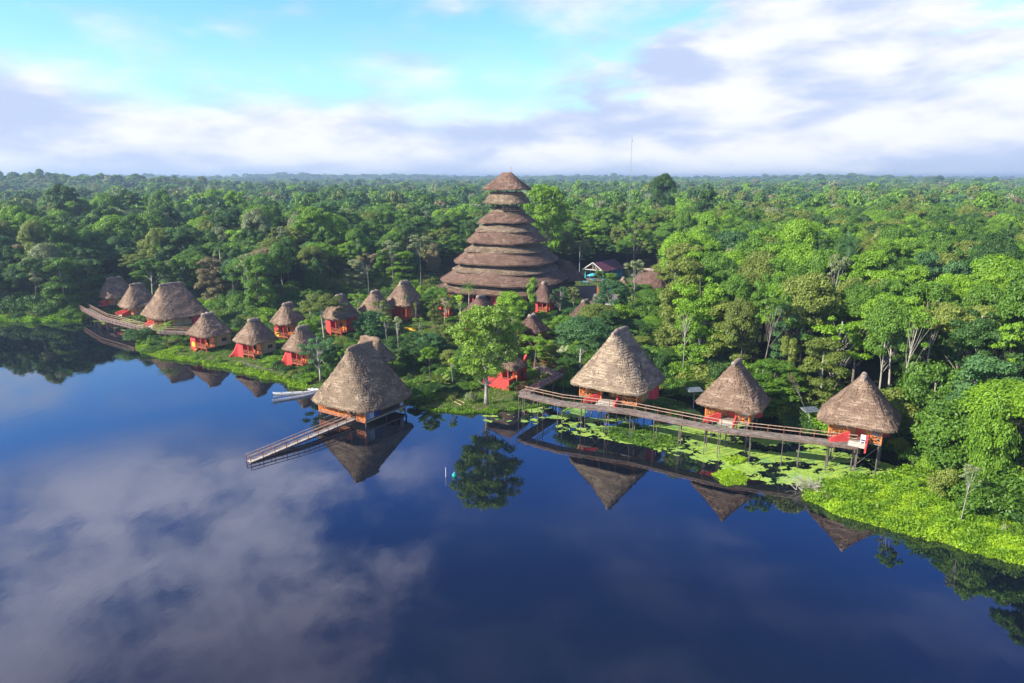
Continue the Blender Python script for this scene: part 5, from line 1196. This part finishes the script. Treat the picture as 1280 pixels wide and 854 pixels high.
def pick_leaf(px, d):
    if px < 330: w_ = dict(mid=.34, bright=.10, dark=.26, olive=.12, blue=.13, pale=.03, dusty=.02)
    elif px < 850: w_ = dict(mid=.34, bright=.2, dark=.16, olive=.12, blue=.12, pale=.04, dusty=.02)
    else: w_ = dict(mid=.38, bright=.24, dark=.12, olive=.18, blue=.05, pale=.02, dusty=.01)
    k = list(w_); p = np.array([w_[q] for q in k]); return k[rng.choice(len(k), p=p / p.sum())]
cnt = {}; used = 0; rest = []; NIND = 290
for (x, y, d) in cand:
    px, _ = pix(x, y, 14)
    h = 8.5 + 9.5 * float(sstep(d, 2, 34)) + rng.normal() * 1.6
    if px < 420: h = 14.5 + 4 * float(sstep(d, 2, 25)) + rng.normal() * 2.0
    elif px < 860 and y > 150: h = max(h, 13.5 + rng.normal() * 1.5)
    h = max(7, h) * (1 + 0.22 * (rng.random() > 0.88)) * (0.90 + 0.2 * rng.random())
    r_ = 2.7 + 2.8 * rng.random() ** 1.4 + 0.07 * max(0, h - 10)
    if px > 842 and not (px > 1120 and d < 7): h = 9.5 + 10.5 * float(sstep(d, 3, 17)) + rng.normal() * 1.5
    if 768 < px < 845 and y < 192: h = min(h, 6.2)
    if used < NIND and vis(x, y):
        edge = d < (14 if px > 842 else 9)
        ks, ps = (('tall', 'round', 'open', 'vine', 'umbrella', 'dome'), (.50, .24, .05, .09, .02, .10)) if edge else (('dome', 'umbrella', 'open', 'tall', 'sparse', 'palm'), (.40, .30, .14, .10, .03, .03))
        kind = ks[rng.choice(len(ks), p=ps)]; leaf = pick_leaf(px, d); bark = ('trunk_pale', 'trunk_grey', 'trunk_dark')[rng.choice(3, p=(.3, .4, .3))]
        if kind == 'sparse' and leaf in ('dark', 'mid'): leaf = 'pale'
        if kind == 'vine': r_ *= .5
        if kind == 'palm': r_ = 3.4
        if kind == 'sparse': r_ *= .85
        if kind == 'tall': r_ *= .86
        if kind == 'round': h = min(h, 13.5)
        li = min(range(len(LM)), key=lambda i: abs(LM[i][0] - px)); cnt[li] = cnt.get(li, 0) + 1
        lab = '%s %s tree, %s back above %s' % (CN[leaf], SH[kind], ORD[min(29, cnt[li] - 1)], LM[li][1])
        if kind == 'palm': lab = lab.replace('palm tree', 'palm')
        plant(kind, int(rng.integers(0, 3 if kind in ('dome', 'umbrella', 'tall') else 2)), (x, y, gz(x, y) - .1), h, r_, leaf, bark, 'palm_tree' if kind == 'palm' else None, lab, 'tree', 'rainforest trees nearest the lake', (rng.normal() * .04, rng.normal() * .04))
        used += 1
    else: rest.append((x, y, h, r_))
# shrubs along the forest foot
edge_px = [(20, 386), (50, 385), (80, 384), (105, 381), (160, 384), (250, 402), (275, 412), (300, 414), (330, 408), (385, 396), (415, 388), (448, 378), (488, 372), (525, 372), (860, 510), (885, 522), (985, 530), (1000, 548), (1030, 556), (1120, 572), (1140, 584), (1160, 592), (1180, 612), (1210, 625), (1235, 636), (1262, 640),
           (835, 494), (960, 520), (1010, 538), (968, 505), (715, 484), (705, 462), (1150, 565), (1135, 550)]
for i, (px, py) in enumerate(edge_px):
    g = on_ground(px, py)
    li = min(range(len(LM)), key=lambda k: abs(LM[k][0] - px)); lf = ('mid', 'bright', 'dark', 'lime', 'olive')[i % 5]
    same = [q for q in edge_px[:i] if min(range(len(LM)), key=lambda k: abs(LM[k][0] - q[0])) == li]
    plant('bush', i % 3, g, 2.6 + 1.6 * rng.random(), 2.6 + 1.2 * rng.random(), lf, 'trunk_dark', 'shrub', '%s leafy %s at forest foot %s %s' % (CN[lf], 'shrub' if not same else 'companion shrub' if len(same) == 1 else 'outlying shrub', 'by', LM[li][1]), 'shrub', 'shrubs along the forest foot')

# ---- far forest and undergrowth as one mass each (geometry nodes)
def gn_scatter(name, pts, rotz, scl, idx, protos, kind='stuff'):
    coll = bpy.data.collections.new(name + '_sources')
    for i, (me, mt) in enumerate(protos):
        o = bpy.data.objects.new('%s_source_%02d' % (name, i), me); o.material_slots[0].link = 'OBJECT'; o.material_slots[0].material = mt; coll.objects.link(o)
    me = bpy.data.meshes.new(name); me.vertices.add(len(pts)); me.vertices.foreach_set('co', np.asarray(pts, np.float32).ravel())
    a = me.attributes.new('rz', 'FLOAT', 'POINT'); a.data.foreach_set('value', np.asarray(rotz, np.float32))
    a = me.attributes.new('scl', 'FLOAT_VECTOR', 'POINT'); a.data.foreach_set('vector', np.asarray(scl, np.float32).ravel())
    a = me.attributes.new('pick', 'INT', 'POINT'); a.data.foreach_set('value', np.asarray(idx, np.int32)); me.update()
    o = bpy.data.objects.new(name, me); COL.objects.link(o); tag(o, kind=kind)
    g = bpy.data.node_groups.new(name + '_nodes', 'GeometryNodeTree'); g.interface.new_socket('Geometry', in_out='INPUT', socket_type='NodeSocketGeometry'); g.interface.new_socket('Geometry', in_out='OUTPUT', socket_type='NodeSocketGeometry')
    N = g.nodes; Lk = g.links; gi = N.new('NodeGroupInput'); go_ = N.new('NodeGroupOutput'); ip = N.new('GeometryNodeInstanceOnPoints'); ci = N.new('GeometryNodeCollectionInfo')
    ci.inputs['Collection'].default_value = coll; ci.inputs['Separate Children'].default_value = True; ci.inputs['Reset Children'].default_value = True
    def na_(nm, ty):
        n = N.new('GeometryNodeInputNamedAttribute'); n.data_type = ty; n.inputs['Name'].default_value = nm; return n.outputs['Attribute']
    cx = N.new('ShaderNodeCombineXYZ'); Lk.new(na_('rz', 'FLOAT'), cx.inputs[2])
    Lk.new(gi.outputs[0], ip.inputs['Points']); Lk.new(ci.outputs[0], ip.inputs['Instance']); ip.inputs['Pick Instance'].default_value = True
    Lk.new(na_('pick', 'INT'), ip.inputs['Instance Index']); Lk.new(cx.outputs[0], ip.inputs['Rotation']); Lk.new(na_('scl', 'FLOAT_VECTOR'), ip.inputs['Scale']); Lk.new(ip.outputs[0], go_.inputs[0])
    md = o.modifiers.new('scatter', 'NODES'); md.node_group = g; return o
LO = []
for kind, var in (('dome', 0), ('dome', 1), ('umbrella', 0), ('umbrella', 1), ('open', 0), ('tall', 0)):
    c, _, H, Rr = make_proto(kind, hash_seed(kind) + 900 + var * 31, hi=False); LO.append((kind, c, H, Rr))
MIDP = [(k, proto(k, v)[0], 16.0, proto(k, v)[3]) for k, v in (('dome', 0), ('dome', 1), ('umbrella', 0), ('umbrella', 1), ('open', 0), ('tall', 0))]
LEAVES = ['mid', 'bright', 'dark', 'olive', 'blue', 'pale', 'dusty']
WL = dict(left=[.34, .14, .24, .13, .11, .03, .01], right=[.37, .21, .13, .20, .05, .03, .01])
def far_set(name, pts, prot, hmul=1.0):
    protos = [(c, LEAF[l]) for (_, c, _, _) in prot for l in LEAVES]; P3 = []; rz = []; sc_ = []; ix = []
    Z = ground([p[0] for p in pts], [p[1] for p in pts])
    for (x, y, h, r_), z in zip(pts, Z):
        ki = rng.choice(6, p=[.24, .24, .2, .16, .1, .06]); px, _ = pix(x, y, 14); wl = WL['left' if px < 640 + rng.normal() * 150 else 'right']; li = rng.choice(7, p=wl)
        _, c, H, Rr = prot[ki]; P3.append((x, y, z - .1)); rz.append(rng.random() * 6.28); sc_.append((r_ / Rr, r_ / Rr, h / H)); ix.append(ki * 7 + li)
    gn_scatter(name, P3, rz, sc_, ix, protos)
far_set('forest_middle_distance', rest, MIDP)
def block(y0, y1, sp, hm, rm, hs=2.0):
    out = []
    for x, y in fill(y0, y1, sp):
        if -0.80 * y - 12 < x < 0.80 * y + 12: out.append((x, y, hm + rng.normal() * hs + (6.0 if rng.random() > .93 else 0), rm * (.75 + .6 * rng.random())))
    return out
far_set('forest_far', block(331, 620, 7.3, 16.5, 4.9, 2.6) + block(620, 1100, 9.0, 16.5, 5.9, 3.0) + block(1100, 2000, 14, 17, 8.6, 3.2) + block(2000, 5400, 26, 17.5, 13, 4.2), LO)
# undergrowth inside the forest edge
from mathutils import noise as mn0
ug = []; c_ = np.array(fill(50, 225, 2.6)); dl = -poly_sd(c_, lake); dv = -poly_sd(c_, village)
for (x, y), a, b_ in zip(c_, dl, dv):
    if a < 1.0 or b_ < 0.6 or min(a, b_) > 15 or blocked(x, y, .4) or not vis(x, y, 60): continue
    px, _ = pix(x, y, 1)
    if px > 985 and a < 8.5 and y < 90: continue
    if px < 112 and a < 3: continue
    s = 1.2 + 1.6 * rng.random(); ug.append((x, y, s, (0.9 + 1.1 * rng.random()) * (2.0 if min(a, b_) > 5 else 1.3)))
vg = np.array(fill(90, 215, 2.3)); dv = poly_sd(vg, village); dl = -poly_sd(vg, lake)
lawns = [np.array([tuple(at(x, y, 1.5)[:2]) for x, y in q_]) for q_ in (((540, 515), (556, 488), (600, 478), (660, 492), (700, 505), (655, 513), (612, 518)), ((498, 400), (560, 398), (556, 425), (500, 425)), ((712, 350), (790, 350), (790, 384), (712, 388)), ((196, 450), (205, 425), (300, 440), (345, 455), (345, 474), (285, 462)))]
for (x, y), a, b_ in zip(vg, dv, dl):
    if a < 0.3 or b_ < 1.5 or blocked(x, y, -.2) or any(poly_sd(np.array([[x, y]]), q_)[0] > 0 for q_ in lawns): continue
    if mn0.noise(Vector((x * .16, y * .16, 2))) < -0.12: continue
    s = .7 + 1.0 * rng.random(); ug.append((x, y, s, .5 + .8 * rng.random()))
up = [(proto('bush', v)[0], LEAF[l]) for v in (0, 1, 2) for l in ('mid', 'dark', 'bright', 'olive')]
uz = ground([u[0] for u in ug], [u[1] for u in ug])
gn_scatter('undergrowth', [(u[0], u[1], z - .1) for u, z in zip(ug, uz)], rng.random(len(ug)) * 6.28, [(u[2] * .75, u[2] * .75, u[3] * .6) for u in ug], rng.choice(12, size=len(ug), p=[.12, .12, .06, .04] * 2 + [.11, .11, .06, .04]), up)

# ---- grass and ground cover
def scatter_leaves(name, poly, n, size, hmax, mt, seed, clump=1.2, kind='stuff', upright=True, zfix=None, keepout=True, hpow=1.5, lo=0.0, soft=0.7):
    rg = np.random.default_rng(seed); pl = np.array(poly); mn, mxx = pl.min(0), pl.max(0); P = np.zeros((0, 2))
    while len(P) < n:
        q = mn + rg.random((n * 2, 2)) * (mxx - mn); q = q[poly_sd(q, pl) > 0]
        w_ = 0.5 + 0.5 * np.sin(q[:, 0] * clump + 2.2 * np.sin(q[:, 1] * clump * .7)) * np.cos(q[:, 1] * clump * 1.3 + 1.7 * np.sin(q[:, 0] * .6 * clump)); q = q[rg.random(len(q)) < lo + (1 - lo) * w_]
        q = q[rg.random(len(q)) < sstep(poly_sd(q, pl) + 0.5 * np.sin(q[:, 0] * 2.3 + seed) * np.sin(q[:, 1] * 2.9), 0, soft)]
        P = np.concatenate([P, q])
    P = P[:n]; ww = 0.5 + 0.5 * np.sin(P[:, 0] * clump + 2.2 * np.sin(P[:, 1] * clump * .7)) * np.cos(P[:, 1] * clump * 1.3 + 1.7 * np.sin(P[:, 0] * .6 * clump))
    g = ground(P[:, 0], P[:, 1]) if zfix is None else np.full(n, zfix)
    ok = (g > -0.05) if zfix is None else np.ones(n, bool)
    z = np.maximum(g, 0) + hmax * (0.25 + 0.75 * ww) * rg.random(n) ** hpow
    N = norm(rg.normal(size=(n, 3)) * (np.array([1, 1, .35]) if upright else np.array([.5, .5, .3])) + np.array([0, 0, .35 if upright else 1.0]))
    me = leaves(name, np.column_stack([P, z])[ok], N[ok], (size * (.5 + rg.random(n)))[ok], mt, np.clip(ww * .5 + rg.random(n) * .5, 0, 1)[ok], rg, .45)
    o = bpy.data.objects.new(name, me); COL.objects.link(o); tag(o, kind=kind); return o
def wp(l, z=0.3): return [tuple(at(x, y, z)[:2]) for x, y in l]
bankR = wp([(1000, 600), (1035, 603), (1085, 599), (1128, 590), (1160, 590), (1205, 605), (1250, 625), (1300, 648), (1300, 712), (1200, 686), (1150, 672), (1100, 658), (1050, 645), (1003, 624)])
scatter_leaves('bank_grass', bankR, 150000, .11, .95, LEAF['lime'], 1, clump=1.0, lo=.35)
scatter_leaves('bank_weeds', bankR, 40000, .15, 1.5, LEAF['bright'], 2, clump=.8)
scatter_leaves('lawn_grass', wp([(168, 445), (168, 424), (232, 418), (300, 425), (350, 420), (400, 405), (470, 395), (560, 392), (600, 410), (640, 440), (690, 480), (712, 500), (660, 512), (612, 516), (540, 513), (512, 503), (470, 489), (390, 488), (350, 476), (285, 462), (240, 453)], .8), 120000, .13, .34, LEAF['lawn'], 3, clump=.6, lo=.15)
scatter_leaves('shore_weeds', wp([(168, 436), (186, 440), (240, 448), (285, 457), (350, 470), (390, 482), (395, 489), (368, 485), (320, 472), (240, 455), (186, 448)], .3), 26000, .18, .75, LEAF['lime'], 4, clump=1.6)
scatter_leaves('cove_bank_grass', wp([(-40, 404), (-40, 384), (60, 382), (118, 380), (160, 384), (190, 398), (165, 398), (130, 394), (100, 403), (60, 404)], .3), 60000, .26, 1.5, LEAF['bright'], 5, clump=.5, lo=.3)
scatter_leaves('point_grass', wp([(168, 440), (170, 423), (196, 412), (232, 418), (240, 432), (215, 446), (186, 446)], .3), 26000, .15, .5, LEAF['lime'], 6, clump=.9, lo=.3)
scatter_leaves('shore_weeds', wp([(512, 507), (540, 510), (612, 512), (660, 507), (700, 500), (700, 505), (640, 515), (540, 517)], .3), 12000, .16, .5, LEAF['bright'], 7, clump=1.6)
# ---- duckweed mats and floating plants
from mathutils import noise as mn
def mat_sheet(name, poly_px, thr, cell, m, seed, z=.012, sc1=.22, sc2=.9):
    pl = np.array(wp(poly_px, 0)); a, b_ = pl.min(0), pl.max(0); xs = np.arange(a[0], b_[0], cell); ys = np.arange(a[1], b_[1], cell)
    XX, YY = np.meshgrid(xs, ys); Pq = np.stack([XX.ravel(), YY.ravel()], 1); s = poly_sd(Pq, pl)
    val = np.array([(mn.noise(Vector((x * sc1 + seed, y * sc1 * 1.3, 0))) * .9 + mn.noise(Vector((x * sc2, y * sc2 * 1.2 + seed, 3))) * .45 + mn.noise(Vector((x * 3.1, y * 3.1, 8))) * .22) if q > -.5 else -9 for (x, y), q in zip(Pq, s)])
    ok = (val + np.clip(s * .35, -1, .25) > thr + .14) & (s > -.2); Pk = Pq[ok]; n = len(Pk); h = cell / 2 * 1.02
    j = rng.normal(size=(n, 4, 2)) * cell * .12
    c4 = np.array([(-h, -h), (h, -h), (h, h), (-h, h)]); V = np.zeros((n, 4, 3)); V[:, :, :2] = Pk[:, None, :] + c4[None] + j; V[:, :, 2] = z + rng.random(n)[:, None] * .006
    me = np_mesh(name, V.reshape(-1, 3), np.arange(4 * n).reshape(n, 4), m, np.clip(.5 + val[ok] * .5, 0, 1)); o = bpy.data.objects.new(name, me); COL.objects.link(o); tag(o, kind='stuff'); return o
dw, t, p = mat('duckweed'); ge = t.nodes.new('ShaderNodeNewGeometry'); n_ = noise(t, ge.outputs['Position'], .9, 5, .7); n2_ = noise(t, ge.outputs['Position'], .18, 3, .5)
c = mixc(t, n_.ss(.3, .65), (.17, .33, .05), (.40, .56, .08)); c = mixc(t, n2_.ss(.5, .64) * .6, c, (.16, .36, .12)); t.links.new(c, p.inputs['Base Color']); p.inputs['Roughness'].default_value = .8
mat_sheet('duckweed', [(645, 513), (700, 502), (722, 500), (735, 512), (725, 524), (690, 523)], .0, .16, dw, 3)
mat_sheet('duckweed', [(790, 500), (830, 496), (868, 508), (880, 522), (840, 512)], -.2, .16, dw, 5)
mat_sheet('duckweed', [(800, 533), (880, 521), (950, 535), (1000, 548), (1050, 562), (1125, 585), (1100, 604), (1040, 604), (1000, 612), (960, 606), (920, 592), (870, 575), (820, 558)], -.02, .15, dw, 11)
mat_sheet('lily_pads', [(690, 522), (760, 520), (830, 535), (880, 560), (860, 572), (780, 556), (700, 540)], .16, .17, dw, 21, sc1=.5, sc2=1.5)
mat_sheet('duckweed', [(585, 519), (640, 518), (690, 522), (680, 530), (610, 528)], .3, .16, dw, 31, sc1=.7)
mat_sheet('duckweed', [(108, 401), (135, 398), (170, 399), (196, 412), (170, 422), (150, 412)], .18, .22, dw, 41, sc1=.3)
scatter_leaves('floating_plants', wp([(745, 536), (790, 530), (840, 545), (860, 560), (820, 562), (770, 552)], 0), 7000, .16, .35, LEAF['mid'], 9, clump=1.4, zfix=0.02, upright=False)
scatter_leaves('floating_plants', wp([(888, 592), (910, 586), (936, 594), (934, 606), (905, 608)], 0), 7000, .14, .5, LEAF['lime'], 10, clump=.5, zfix=0.02, lo=.6)
scatter_leaves('floating_plants', wp([(900, 574), (925, 570), (938, 578), (915, 583)], 0), 3000, .14, .4, LEAF['lime'], 12, clump=.5, zfix=0.02, lo=.6)
scatter_leaves('swamp_plants', wp([(700, 498), (760, 492), (830, 497), (868, 508), (840, 514), (760, 505), (715, 506)], 0), 7000, .18, .5, LEAF['mid'], 13, clump=1.1, zfix=0.02, upright=False)
